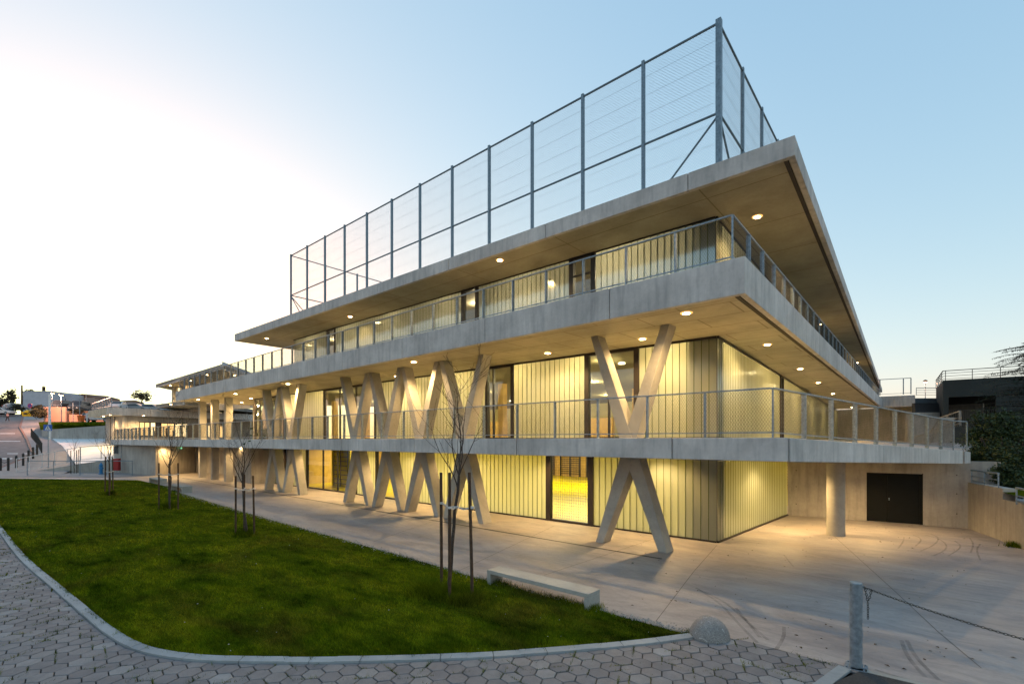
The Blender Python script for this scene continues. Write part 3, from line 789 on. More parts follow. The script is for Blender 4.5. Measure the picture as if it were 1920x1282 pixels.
# dark furniture silhouettes in the strip windows
fu = MB()
for pxx, w_, h_ in [(268, 1.2, .9), (287, .9, .7), (310, 2.0, 1.1), (323, 1.2, .8), (336, .8, 1.2)]:
    (p, dd) = on_line(pxx, w0_, w1_); (q, _) = on_line(pxx + w_ * 3.5, w0_, w1_)
    fu.wallseg(p, q, .02, zat(817, dd), zat(817, dd) + h_, off=-.05)
fu.build('classroom_furniture', M['frame'], annex)
for px_ in (206.5, 214.5):
    (p, dd) = on_line(px_, wlft, w0_); (q, _) = on_line(px_ + 1.6, wlft, w0_)
    MB().wallseg(p, q, .05, 3.4, 6.7, off=-.03).build('slit_window', M['frame'], annex)
def lamp_only(parent, px, py, z, watt=0, name='downlight', rr=.11):
    x, y = gp(px, py, z)
    return downlight(x, y, z, watt, parent, r=rr, spot=watt > 0)
for px_, py_ in [(194, 779.8), (206.5, 777.3), (269, 779), (362, 784.5)]: lamp_only(annex, px_, py_, 6.7, 380)
# school name on the roof edge
def name_sign():
    cu = bpy.data.curves.new('sign_text', 'FONT'); cu.body = 'OSNOVNA \u0160KOLA'; cu.size = .98; cu.extrude = .02; cu.offset = .022; cu.space_character = 1.15
    tmp = bpy.data.objects.new('tmp', cu); COL.objects.link(tmp)
    bpy.context.view_layer.update()
    me = bpy.data.meshes.new_from_object(tmp.evaluated_get(bpy.context.evaluated_depsgraph_get()))
    COL.objects.unlink(tmp); bpy.data.objects.remove(tmp)
    o = bpy.data.objects.new('name_lettering', me); me.materials.clear(); me.materials.append(M['white']); COL.objects.link(o)
    pe, de = on_line(481, c0, e1); ps, ds = on_line(426, c0, e1)
    ang = math.atan2(e1[1] - c0[1], e1[0] - c0[0]); Lw = max(v.co.x for v in me.vertices)
    Lt = math.hypot(pe[0] - ps[0], pe[1] - ps[1])
    o.scale = (Lt / Lw, 1, 1)
    o.rotation_euler = (R(90), 0, ang)
    o.parent = annex; og = ORG[annex.name]
    nx, ny = math.sin(ang), -math.cos(ang)
    o.location = (ps[0] + nx * .05 - og[0], ps[1] + ny * .05 - og[1], 6.88 - og[2])
name_sign()

upper = empty('upper_school_block', (*XY(330, 66), 7.6), 'far upper concrete school block with thin cantilevered roof and lit windows', 'building')
u0, u1, u2 = XY(415.6, 51.5), XY(292, 70), XY(490, 64)
ur = MB().prism([u1, u0, u2, (u2[0] + (u1[0] - u0[0]), u2[1] + (u1[1] - u0[1]))], 11.25, 11.6).build('roof_slab', M['soffit'], upper)
fas(ur, u1, u0, 11.12, 11.65, 5); fas(ur, u0, u2, 11.12, 11.65, 3)
# walls under the roof, set back
v0, v1 = XY(470, 60), XY(322, 71)
MB().wallseg(v1, v0, .3, 7.5, 11.3).build('wall', M['wall'], upper)
for (pa_, pb_, t_, b_2, mt, nm) in [(331, 340, 727, 736, 'lit2', 0), (345, 360, 722, 740, 'lit', 1), (366, 385, 716, 735, 'frame', 2), (390, 400, 712, 728, 'lit', 0), (400, 410, 710, 726, 'lit2', 1)]:
    lit_win(upper, v1, v0, pa_, pb_, t_, b_2, M[mt], nm)
fp = MB(); q0 = XY(323, 70); fp.box(q0[0], q0[0] + .5, q0[1], q0[1] + .5, 7.5, 11.3); q0 = XY(329, 70); fp.box(q0[0], q0[0] + .4, q0[1], q0[1] + .5, 7.5, 11.3); fp.build('column', M['column'], upper)
# middle floor slab of that block with lit rooms below
m0, m1, m2 = XY(345, 60), XY(292, 66), XY(520, 84)
mid = MB().prism([m1, m0, m2, XY(440, 100)], 8.0, 8.35).build('floor_slab', M['soffit'], upper)
fas(mid, m1, m0, 7.95, 8.4, 3); fas(mid, m0, m2, 7.95, 8.4, 5)
n0, n1 = XY(322, 70), XY(520, 90)
MB().wallseg(n0, n1, .3, 5.5, 8.05).build('wall', M['wall'], upper)
for (pa_, pb_, t_, b_2, mt, nm) in [(325, 335, 762, 771, 'lit2', 1), (341, 346, 760, 770, 'lit2', 0), (351, 371, 758, 771, 'lit2', 4), (387, 396, 758, 772, 'lit2', 2), (409, 416, 762, 774, 'lit2', 1), (398, 408, 760, 772, 'frame', 0)]:
    lit_win(upper, n0, n1, pa_, pb_, t_, b_2, M[mt], nm)
for px_, py_, z_ in [(319, 722.5, 11.2), (357, 713.5, 11.2), (388, 702.5, 11.2), (440, 703, 11.2), (346, 725.5, 11.2), (320.5, 758, 7.98)]: lamp_only(upper, px_, py_, z_, 260)
# glazed parapet with lamps reflecting
ub = MB().wallseg(XY(418, 52), XY(500, 66), .1, 11.65, 12.0); ub.build('roof_parapet', M['greywall'], upper)

# ================================================================== GROUND, LAWN, PAVING
def struct(o): return tag(o, kind='structure')
def sheet(pts, name, mat, z=None):
    mb = MB(); mb.poly3([(p[0], p[1], z if z is not None else p[2]) for p in pts]); return struct(mb.build(name, mat))
# base ground to the horizon
sheet([(-900, -500), (900, -500), (900, 1500), (-900, 1500)], 'ground', M['ground'], -.35)
# plaza sheet
sheet([(-75, -8), (-52, 6), (-40, 7.5), (-8, 8.0), (-4.5, 8.3), (-3.5, 8.45), gp(1345, 1192), gp(1375, 1196), gp(1420, 1206), gp(1500, 1228), gp(1596, 1252), gp(1770, 1300), gp(2400, 1500), (30, 0), (30, 45), (-75, 45)], 'plaza', M['plaza'], 0.0)

Kpx = [(0, 1000), (35, 1050), (100, 1105), (150, 1150), (200, 1193), (250, 1221), (330, 1237), (420, 1243), (600, 1244), (800, 1240), (1000, 1229), (1200, 1211), (1300, 1197), (1345, 1190)]
K = [(-80., .6), (-50., .75), (-36., .95)] + [gp(a, b) for a, b in Kpx]
def resample(P, step):
    out = [P[0]]; acc = 0
    for a, b in zip(P[:-1], P[1:]):
        L = math.hypot(b[0] - a[0], b[1] - a[1]); n = max(1, int(L / step))
        for i in range(1, n + 1): out.append(lerp(a, b, i / n))
    return out
def smooth(P, it=2):
    for _ in range(it):
        Qp = [P[0]]
        for a, b in zip(P[:-1], P[1:]): Qp += [lerp(a, b, .25), lerp(a, b, .75)]
        Qp.append(P[-1]); P = Qp
    return P
K = resample(smooth(K, 2), .25)
def normals(P):
    N = []
    for i in range(len(P)):
        a = P[max(0, i - 1)]; b = P[min(len(P) - 1, i + 1)]; L = math.hypot(b[0] - a[0], b[1] - a[1]); N.append((-(b[1] - a[1]) / L, (b[0] - a[0]) / L))
    return N
KN = normals(K); KW = .16
kb = MB(); run = 0
for i in range(len(K) - 1):
    a, b = K[i], K[i + 1]; L = math.hypot(b[0] - a[0], b[1] - a[1]); na, nb_ = KN[i], KN[i + 1]
    run += L; g = .012 if (run // 1.0) != ((run - L) // 1.0) else 0.0
    b2 = lerp(a, b, 1 - g / L) if g else b
    dz = .004 * math.sin(int(run) * 2.3)
    kb.hexa([(a[0], a[1], -.1), (b2[0], b2[1], -.1), (b2[0] + nb_[0] * KW, b2[1] + nb_[1] * KW, -.1), (a[0] + na[0] * KW, a[1] + na[1] * KW, -.1),
             (a[0], a[1], .035 + dz), (b2[0], b2[1], .035 + dz), (b2[0] + nb_[0] * KW, b2[1] + nb_[1] * KW, .045 + dz), (a[0] + na[0] * KW, a[1] + na[1] * KW, .045 + dz)])
tag(kb.build('kerb', M['kerb']), 'curved grey concrete kerb between the hexagonal paving and the lawn', 'kerb', kind='structure')

FAR = [gp(1345, 1190), gp(1300, 1190), gp(1130, 1142), gp(910, 1090), gp(830, 1065), gp(620, 1005), gp(480, 967), gp(340, 925), gp(300, 912), gp(258, 900), gp(120, 898.5), gp(0, 897), (-80, 1.7)]
FAR = [(-3.0, 8.58)] + [(-4.2, 8.60), (-5.04, 8.62), (-8.2, 8.60), (-10, 8.74), (-16.4, 8.95), (-23.4, 9.14), (-37, 9.8), (-43, 10.6)] + FAR[9:]
inner = [(k[0] + n[0] * KW, k[1] + n[1] * KW) for k, n in zip(K, KN)]
LAWN = inner + FAR
def inside(poly, x, y):
    """vectorised point in polygon"""
    x = np.asarray(x); y = np.asarray(y); c = np.zeros(x.shape, bool); n = len(poly); j = n - 1
    for i in range(n):
        xi, yi = poly[i]; xj, yj = poly[j]
        if yi != yj:
            cond = ((yi > y) != (yj > y)) & (x < (xj - xi) * (y - yi) / (yj - yi) + xi); c ^= cond
        j = i
    return c
struct(MB().poly3([(p[0], p[1], .02) for p in LAWN]).build('lawn_soil', M['soil']))

def blades(name, n, sample, hgt, wid, mat, label, cat, zbase=.02, scale_d=True, clump=None):
    pts = sample(n); n = len(pts); x, y = pts[:, 0], pts[:, 1]
    d = -x * SS + y * CC; s = np.clip(d / 9.0, .8, 4.5)
    nz = (np.sin(x * 1.7 + 1.3 * np.sin(y * 2.1)) * np.sin(y * 2.6 + .7 * np.sin(x * 1.1 + 2)) + .6 * np.sin(x * 4.3 + y * 3.1) * np.sin(y * 5.2 - x * 2.3))
    h = hgt * (.65 + .7 * rng.random(n)) * (1 + .42 * nz); w = wid * s * (.7 + .6 * rng.random(n))
    an = rng.random(n) * 2 * np.pi; ln = h * (.2 + .9 * rng.random(n)); la = rng.random(n) * 2 * np.pi
    V = np.zeros((n, 3, 3)); V[:, 0, 0] = x - np.cos(an) * w; V[:, 0, 1] = y - np.sin(an) * w; V[:, 1, 0] = x + np.cos(an) * w; V[:, 1, 1] = y + np.sin(an) * w
    V[:, 0, 2] = V[:, 1, 2] = zbase; V[:, 2, 0] = x + np.cos(la) * ln; V[:, 2, 1] = y + np.sin(la) * ln; V[:, 2, 2] = zbase + h
    me = bpy.data.meshes.new(name); me.vertices.add(3 * n); me.vertices.foreach_set('co', V.ravel())
    me.loops.add(3 * n); me.loops.foreach_set('vertex_index', np.arange(3 * n, dtype=np.int32))
    me.polygons.add(n); me.polygons.foreach_set('loop_start', np.arange(0, 3 * n, 3, dtype=np.int32))
    me.update(calc_edges=True); at = me.attributes.new('tone', 'FLOAT', 'POINT')
    t = np.repeat(rng.random(n) ** 1.3, 3); t.reshape(-1, 3)[:, 2] *= 1.0; at.data.foreach_set('value', t.astype(np.float32))
    me.materials.append(mat); o = bpy.data.objects.new(name, me); COL.objects.link(o); return tag(o, label, cat, kind='stuff')
def lawn_sample(n):
    px = rng.uniform(-260, 1420, n * 2); py = rng.uniform(893, 1260, n * 2)
    d = EYE * FPX / (py - HY); r = (px - CX) / FPX * d; x = r * CC - d * SS; y = r * SS + d * CC
    m = inside(LAWN, x, y); return np.stack([x[m], y[m]], 1)
blades('lawn_grass', 330000, lawn_sample, .042, .0045, M['grass'], 'mown green lawn with darker and browner patches', 'grass')

# ragged edge weeds: along the far edge, round stakes and kerb
def near(pts, spread, per):
    def f(n):
        out = []
        for (x, y, k) in pts: out.append(np.stack([rng.normal(x, spread, int(per * k)), rng.normal(y, spread, int(per * k))], 1))
        return np.concatenate(out)
    return f
tw = [gp(843, 1122), gp(800, 1118), gp(870, 1130), gp(459, 1006), gp(315, 954), gp(205, 928)]
tp = [(tw[0][0], tw[0][1], 2.6), (tw[1][0], tw[1][1], 1.4), (tw[2][0], tw[2][1], 2), (tw[3][0], tw[3][1], .8), (tw[4][0], tw[4][1], .7), (tw[5][0], tw[5][1], .7)]
bl = [(-8.2 + i * .28, 8.50 + .1 * math.sin(i), .35) for i in range(11)] + [(-5.35, 8.45, 1.0), (-5.2, 8.62, 1.0)]
blades('tall_grass_tufts', 0, near([p for p in tp],   .15, 1100), .26, .005, M['weed'], 'longer dark grass tufts round the tree stakes', 'grass')
blades('bench_weeds', 0, near(bl,   .10, 480), .12, .004, M['weed'], 'dark weeds growing along the long concrete bench', 'weeds')

eb = [(k[0] + n_[0] * (KW + .03), k[1] + n_[1] * (KW + .03), random.choice([.2, .5, 1, 1.6])) for k, n_ in zip(K, KN) if k[0] > -30]
blades('kerb_grass', 0, near(eb, .055, 60), .075, .0035, M['weed'], 'ragged longer grass hanging over the kerb edge', 'grass')
# gravel strip between lawn and plaza
def stones(name, pts, rmin, rmax, mat, label, cat, z=.01):
    mb = MB()
    for (x, y) in pts:
        r = random.uniform(rmin, rmax); a = random.uniform(0, 6.28); k = random.uniform(.5, .9)
        P = [(x + r * math.cos(a + i * 1.57) * (1 if i % 2 else k), y + r * math.sin(a + i * 1.57) * (1 if i % 2 else k), z) for i in range(4)] + [(x + r * .2, y, z + r * random.uniform(.5, .9))]
        mb.add(P, [(0, 1, 4), (1, 2, 4), (2, 3, 4), (3, 0, 4)])
    return tag(mb.build(name, mat), label, cat, kind='stuff')
gpts = []
for i in range(3200):
    t = random.random() ** 1.2; X = -2.6 - t * 42; 
    Yf = np.interp(-X, [2.5, 8, 10, 16.4, 23.4, 37, 45], [8.74, 8.64, 8.76, 8.98, 9.17, 9.85, 11]); gpts.append((X, Yf + random.gauss(0, .05 + .0035 * -X)))
stones('gravel_edge', gpts, .012, .035, M['gravel'], 'strip of pale gravel between the lawn edge and the plaza', 'gravel', .021)

lp = []
while len(lp) < 40:
    q = gp(random.uniform(20, 1250), random.uniform(940, 1235))
    if inside(LAWN, [q[0]], [q[1]])[0]: lp.append(q)
stones('lawn_litter', lp, .008, .020, plain('lawn_litter', (.55, .52, .46), .9), 'tiny pale petals and bits of litter lying on the lawn', 'litter', .045)
# tie holes and a pour line on the wall with the double door
th = MB(); wA, wB = Vector((-4.83, 25.45)), Vector((1.35, 26.3)); un = (wB - wA).normalized(); nn = Vector((un.y, -un.x))
for s_ in (.35, 1.6, 4.85, 5.9):
    for z_ in (.55, 1.35, 2.1):
        c_ = wA + un * s_ + nn * .004; th.tube((c_.x, c_.y, z_), (c_.x + nn.x * .002, c_.y + nn.y * .002, z_), .022, n=10)
th.build('tie_holes', M['groove'], school)
# hexagonal pavers -------------------------------------------------------
def pavers():
    P = .302; a0 = math.atan2(*reversed(W2(math.cos(R(162.5)), math.sin(R(162.5)))))
    u = (math.cos(a0), math.sin(a0)); v = (-u[1], u[0]); r = P / math.sqrt(3)
    Kx = np.array([k[0] for k in K]); Ky = np.array([k[1] for k in K])
    edge = [K[-1], gp(1420, 1205), gp(1545, 1238), gp(1600, 1252)]
    lim = [gp(1560, 1275), (-1.1, 7.2)]
    verts, faces, tone = [], [], []
    region = K + [gp(1375, 1196), gp(1420, 1206), gp(1500, 1228), gp(1585, 1249), gp(1540, 1290), gp(1300, 1420), (-.4, 3.5), (-.4, -3), (-30, -14), (-80, -14)]
    seg = region + [region[0]]
    cand = []
    for i in range(-70, 215):
        for j in range(-170, 170):
            s_ = (i + .5 * (j & 1)) * P; t_ = j * P * .866
            x = -1.5 + s_ * u[0] + t_ * v[0]; y = 5.0 + s_ * u[1] + t_ * v[1]
            cand.append((x, y))
    cand = np.array(cand)
    d = -cand[:, 0] * SS + cand[:, 1] * CC; rr = cand[:, 0] * CC + cand[:, 1] * SS
    keep = (d > 4.5) & (np.abs(rr) < d * 1.35 + 2) & (cand[:, 0] > -50)
    # keep centres in, or close to, the region
    ins = inside(region, cand[:, 0], cand[:, 1])
    SA_ = np.array(seg[:-1]); SB_ = np.array(seg[1:])
    cand = cand[keep]; ins = ins[keep]
    for (x, y), inn in zip(cand, ins):
        D = SB_ - SA_; w = np.array([x, y]) - SA_; tt = np.clip((w * D).sum(1) / (D * D).sum(1), 0, 1); C = SA_ + D * tt[:, None]; dist = np.hypot(C[:, 0] - x, C[:, 1] - y); k = dist.argmin()
        if not inn and dist[k] > r: continue
        g = r - .009
        poly = [(x + g * math.cos(a0 + math.pi / 6 + m * math.pi / 3), y + g * math.sin(a0 + math.pi / 6 + m * math.pi / 3)) for m in range(6)]
        if dist[k] < r * 1.05:   # clip to the line of the kerb
            ax, ay = SA_[k]; dx, dy = D[k]; L = math.hypot(dx, dy); nx, ny = -dy / L, dx / L   # region lies to the right of K
            if inn == (((x - ax) * nx + (y - ay) * ny) > 0): sg = 1
            else: sg = -1
            f = lambda p: sg * ((p[0] - ax) * nx + (p[1] - ay) * ny) - .012
            out = []
            for m in range(len(poly)):
                p, q = poly[m], poly[(m + 1) % len(poly)]; fp_, fq = f(p), f(q)
                if fp_ >= 0: out.append(p)
                if (fp_ >= 0) != (fq >= 0): out.append(lerp(p, q, fp_ / (fp_ - fq)))
            poly = out
            if len(poly) < 3: continue
        n = len(poly); b = len(verts); z = random.uniform(-.003, .003); tx, ty = random.uniform(-.015, .015), random.uniform(-.015, .015)
        cx = sum(p[0] for p in poly) / n; cy_ = sum(p[1] for p in poly) / n
        T = random.random()
        for p in poly: verts.append((cx + (p[0] - cx) * .95, cy_ + (p[1] - cy_) * .95, z + .004 + tx * (p[0] - cx) + ty * (p[1] - cy_)))
        for p in poly: verts.append((p[0], p[1], z - .003))
        for p in poly: verts.append((p[0], p[1], -.03))
        tone += [T] * (3 * n)
        faces.append(tuple(range(b, b + n)))
        for k2 in range(2):
            for m in range(n): faces.append((b + k2 * n + m, b + k2 * n + n + m, b + k2 * n + n + (m + 1) % n, b + k2 * n + (m + 1) % n))
    me = bpy.data.meshes.new('paving'); me.from_pydata(verts, [], faces); me.update()
    at = me.attributes.new('tone', 'FLOAT', 'POINT'); at.data.foreach_set('value', np.array(tone, np.float32)); me.materials.append(M['paver'])
    o = bpy.data.objects.new('hexagon_paving', me); COL.objects.link(o); struct(o)
    MB().poly3([(p[0], p[1], -.022) for p in region]).build('paving_bed', M['paver_bed'])['kind'] = 'structure'
    # weeds in joints
    pts = []
    c2 = cand[ins]; d2 = -c2[:, 0] * SS + c2[:, 1] * CC
    for (x, y), dd in zip(c2, d2):
        if dd < 18 and random.random() < .5:
            m = random.randrange(6); a = a0 + math.pi / 6 + m * math.pi / 3; pts.append((x + r * math.cos(a), y + r * math.sin(a), random.choice([.5, .8, 1, 1.6, 2.6])))
    def f(n):
        out = []
        for (x, y, k) in pts:
            q = random.choice([0, 1, 2]); aa = a0 + q * math.pi / 3 + math.pi / 2; m = int(26 * k); t = rng.normal(0, .045 * (1 + k), m)
            out.append(np.stack([x + np.cos(aa) * t + rng.normal(0, .006, m), y + np.sin(aa) * t + rng.normal(0, .006, m)], 1))
        return np.concatenate(out)
    blades('joint_weeds', 0, f, .042, .0032, M['weed'], 'small weeds growing in the joints of the hexagonal paving', 'weeds', zbase=0.0)
pavers()
# asphalt corner by the bollard with its kerb
sheet([gp(1612, 1258), gp(1755, 1290), gp(1900, 1420), gp(1300, 1480), gp(1520, 1300)], 'asphalt_corner', M['asphalt'], .008)
kc = MB(); pA, pB = gp(1596, 1256, 0), gp(1500, 1330, 0); kc.wallseg(pB, pA, .17, -.02, .02); struct(kc.build('corner_kerb', M['kerb']))
kc2 = MB(); pA, pB = gp(1596, 1254, 0), gp(1790, 1300, 0); kc2.wallseg(pB, pA, -.10, -.02, .014); struct(kc2.build('corner_kerb', M['bench']))

# joints of the plaza, tyre marks, leaves
def ribbon(mb, pts, w, z):
    N = normals(pts); n = len(pts)
    P = [(p[0] - q[0] * w / 2, p[1] - q[1] * w / 2, z) for p, q in zip(pts, N)] + [(p[0] + q[0] * w / 2, p[1] + q[1] * w / 2, z) for p, q in zip(pts, N)]
    mb.add(P, [(i, i + 1, n + i + 1, n + i) for i in range(n - 1)])
jm = MB()
for pts in [[(1344, 1022), (1300, 1072), (1230, 1164)], [(1562, 1003), (1680, 1110), (1760, 1185), (1840, 1252)], [(1150, 1035), (1020, 1078)], [(1150, 1035), (1300, 985)], [(860, 1070), (1040, 985)], [(700, 1015), (860, 960)], [(1840, 1130), (1400, 1060)]]:
    ribbon(jm, resample([gp(a, b) for a, b in pts], 1.0), .014, .005)
struct(jm.build('plaza_joints', plain('plaza_joint', (.13, .11, .10), .9)))
def mark_mat():
    m = NM('tyre_mark'); t = m.n.new('ShaderNodeBsdfTransparent'); d = m.n.new('ShaderNodeBsdfDiffuse'); d.inputs[0].default_value = (.07, .065, .06, 1)
    x = m.n.new('ShaderNodeMixShader'); n = m.noise(m.mapv((2.5, 2.5, 1)), 1.0, 8, .8)
    m.l.new(m.ramp(n, [(.30, (0, 0, 0)), (.62, (.30, .30, .30))]), x.inputs[0]); m.l.new(t.outputs[0], x.inputs[1]); m.l.new(d.outputs[0], x.inputs[2]); m.l.new(x.outputs[0], m.out.inputs[0]); return m.m
tm = MB()
arcs = [[(1684, 1028), (1694, 1015), (1695, 1007)], [(1716, 1024), (1728, 1014), (1724, 1007), (1712, 1003)], [(1726, 1033), (1752, 1022), (1762, 1008), (1745, 1001)], [(1750, 1042), (1772, 1032), (1776, 1022), (1762, 1010), (1735, 1003)],
        [(1778, 1042), (1798, 1030), (1802, 1022), (1790, 1014)], [(1820, 1036), (1826, 1020), (1818, 1008)], [(1838, 1050), (1830, 1030), (1838, 1020)],
        [(1305, 1102), (1350, 1130), (1385, 1170), (1420, 1205)], [(1310, 1105), (1360, 1128), (1400, 1165), (1440, 1200)], [(1380, 1140), (1405, 1170), (1425, 1195)], [(1455, 1218), (1470, 1195), (1470, 1175)], [(1690, 1200), (1700, 1230), (1735, 1270)], [(1700, 1200), (1716, 1232), (1760, 1275)],
        [(1470, 1040), (1482, 1056), (1488, 1062)], [(1640, 1255), (1700, 1275), (1760, 1290)]]
for A_ in arcs:
    P = smooth([gp(a, b) for a, b in A_], 3); ribbon(tm, P, .045 if A_[0][1] < 1060 else .06, .009)
struct(tm.build('tyre_marks', mark_mat()))
lf = MB(); LM = plain('fallen_leaf', (.10, .06, .035), .9, 0, .5, 5)
for i in range(190):
    px_, py_ = random.uniform(1180, 1900), 985 + 270 * random.random() ** 2.4
    x, y = gp(px_, py_); r = random.uniform(.015, .045); a = random.random() * 6.3; h = random.uniform(.006, .025)
    lf.add([(x + r * math.cos(a), y + r * math.sin(a), .008), (x + r * .5 * math.cos(a + 1.5), y + r * .5 * math.sin(a + 1.5), h), (x - r * math.cos(a), y - r * math.sin(a), .01), (x - r * .5 * math.cos(a + 1.4), y - r * .5 * math.sin(a + 1.4), h * .6 + .006)], [(0, 1, 2, 3)])
tag(lf.build('fallen_leaves', LM), 'scattered small brown leaves and crumbs on the plaza', 'leaves', kind='stuff')

# ================================================================== FURNITURE OF THE FOREGROUND
def bench(name, x0, x1, y0, y1, h, label):
    o = MB().box(x0, x1, y0, y1, h - .085, h).box(x0, x0 + .10, y0, y1, -.02, h - .085).box(x1 - .10, x1, y0, y1, -.02, h - .085)
    return o
def bench_thing(c, L, wd, h, label):
    root = empty('concrete_bench', (c[0], c[1], 0), label, 'bench', 'concrete benches along the lawn')
    x0, x1, y0, y1 = c[0] - L / 2, c[0] + L / 2, c[1] - wd / 2, c[1] + wd / 2
    MB().box(x0, x1, y0, y1, h - .09, h).build('seat', M['bench'], root, bevel=.006)
    for a in (x0, x1 - .11): MB().box(a + .001, a + .109, y0 + .002, y1 - .002, -.02, h - .0905).build('leg', M['bench'], root, bevel=.006)
bench_thing((-6.6, 8.66), 2.85, .46, .37, 'long low concrete bench on the lawn edge beside the nearest sapling')
b1 = gp(272, 905); bench_thing((b1[0] + 1.2, b1[1] + .6), 2.6, .6, .42, 'far concrete bench where the lawn meets the path, behind the other far bench')
b1 = gp(322, 920); bench_thing((b1[0] + .8, b1[1] + .35), 2.6, .6, .42, 'far concrete bench just beside the staked sapling with three posts and a strap')
# boulder
def boulder():
    c = gp(1329, 1192); mb = MB(); n = 40; prof = []
    for k in range(15):
        t = k / 14 * math.pi * .52; prof.append((.335 * math.cos(t) if k < 14 else .01, .38 * math.sin(t) - .02))
    mb.lathe((c[0], c[1], 0), prof, n)
    out = []
    for (x, y, z) in mb.v:
        dx, dy = x - c[0], y - c[1]; f = 1 + .035 * math.sin(3 * math.atan2(dy, dx) + 1) + .02 * math.sin(9 * z + 2 * dx * 8); out.append((c[0] + dx * f * (1.04 if dx > 0 else 1) - .12 * z * 0, c[1] + dy * f, z))
    mb.v = out
    m = NM('boulder_stone'); m.bsdf(.85, (.3, .3, .3)); f = m.noise(m.pos, 55, 6, .8); f2 = m.noise(m.pos, 4, 4)
    c_ = m.ramp(f, [(.34, (.13, .12, .115)), (.5, (.23, .215, .205)), (.66, (.34, .325, .31))]); c_ = m.mix(.5, c_, m.ramp(f2, [(.3, (.75, .75, .75)), (.7, (1.2, 1.2, 1.2))]), 'MULTIPLY')
    w = m.noise(m.mapv((2, 8, 3)), 1.6, 5, .7, 1.5); c_ = m.mix(m.ramp(w, [(.60, (0, 0, 0)), (.66, (.7, .7, .7)), (.7, (0, 0, 0))]), c_, (.55, .53, .5))
    m.col(c_); m.bump(f, .5, .015)
    tag(mb.build('boulder', m.m, loc=(c[0], c[1], 0), smooth=True), 'domed speckled stone at the tip of the lawn', 'stone')
boulder()
# bollard with chain
def bollard_chain():
    c = gp(1605, 1250); H = 1.31
    root = empty('steel_bollard', (c[0], c[1], 0), 'round galvanised steel bollard carrying a chain beside the plaza', 'bollard')
    MB().lathe((c[0], c[1], 0), [(.083, .012), (.083, H - .012), (.078, H)], 24).build('post', M['zinc'], root, smooth=False)
    MB().box(c[0] - .14, c[0] + .14, c[1] - .14, c[1] + .14, 0.0, .014).build('base_plate', M['zinc'], root)
    bo = MB()
    for sx in (-1, 1):
        for sy in (-1, 1): bo.lathe((c[0] + sx * .11, c[1] + sy * .11, .014), [(.014, 0), (.014, .02)], 8)
    bo.build('bolts', M['zinc'], root)
    r3 = (CC, SS)
    eye = (c[0] + .1 * r3[0], c[1] + .1 * r3[1], H - .07)
    MB().lathe((eye[0], eye[1], eye[2] - .015), [(.022, 0), (.022, .03)], 10).build('chain_eye', M['zinc'], root)
    ch = MB()
    def links(pts, L=.046, r=.0045):
        P = [Vector(p) for p in pts]; tot = sum((b - a).length for a, b in zip(P[:-1], P[1:])); n = int(tot / (L * .78))
        def at(s_):
            for a, b in zip(P[:-1], P[1:]):
                l = (b - a).length
                if s_ <= l: return a + (b - a) * (s_ / l), (b - a).normalized()
                s_ -= l
            return P[-1], (P[-1] - P[-2]).normalized()
        for i in range(n):
            c_, d = at((i + .5) * L * .78); u = d.cross(Vector((0, 0, 1)));
            if u.length < .1: u = Vector((1, 0, 0))
            u.normalize(); w = u.cross(d).normalized(); s_ = (u + w).normalized() if i % 2 else (u - w).normalized()
            ring = [c_ + d * (math.cos(t) * L / 2) + s_ * (math.sin(t) * L * .3) for t in [k * math.pi / 4 for k in range(9)]]
            for a, b in zip(ring[:-1], ring[1:]): ch.tube(a, b, r, n=5, cap=False)
    # long chain to a bollard out of frame on the right
    end = W2(6.8, 4.0); end = (end[0], end[1], H - .07); n = 22
    P = [(eye[0] + (end[0] - eye[0]) * t, eye[1] + (end[1] - eye[1]) * t, eye[2] - 4 * .11 * t * (1 - t)) for t in [i / n for i in range(n + 1)]]
    links(P)
    e = eye; rx = r3
    links([(e[0] + .03 * rx[0], e[1] + .03 * rx[1], e[2]), (e[0] + .06 * rx[0], e[1] + .06 * rx[1], e[2] - .12), (e[0] + .085 * rx[0], e[1] + .085 * rx[1], e[2] - .26), (e[0] + .085 * rx[0], e[1] + .085 * rx[1], e[2] - .50)])
    links([(e[0] + .14 * rx[0], e[1] + .14 * rx[1], e[2] - .04), (e[0] + .12 * rx[0], e[1] + .12 * rx[1], e[2] - .13), (e[0] + .095 * rx[0], e[1] + .095 * rx[1], e[2] - .22)])
    tag(ch.build('chain', M['wire'], loc=eye), 'sagging steel chain with a loose hanging end hooked to the bollard', 'chain')
bollard_chain()

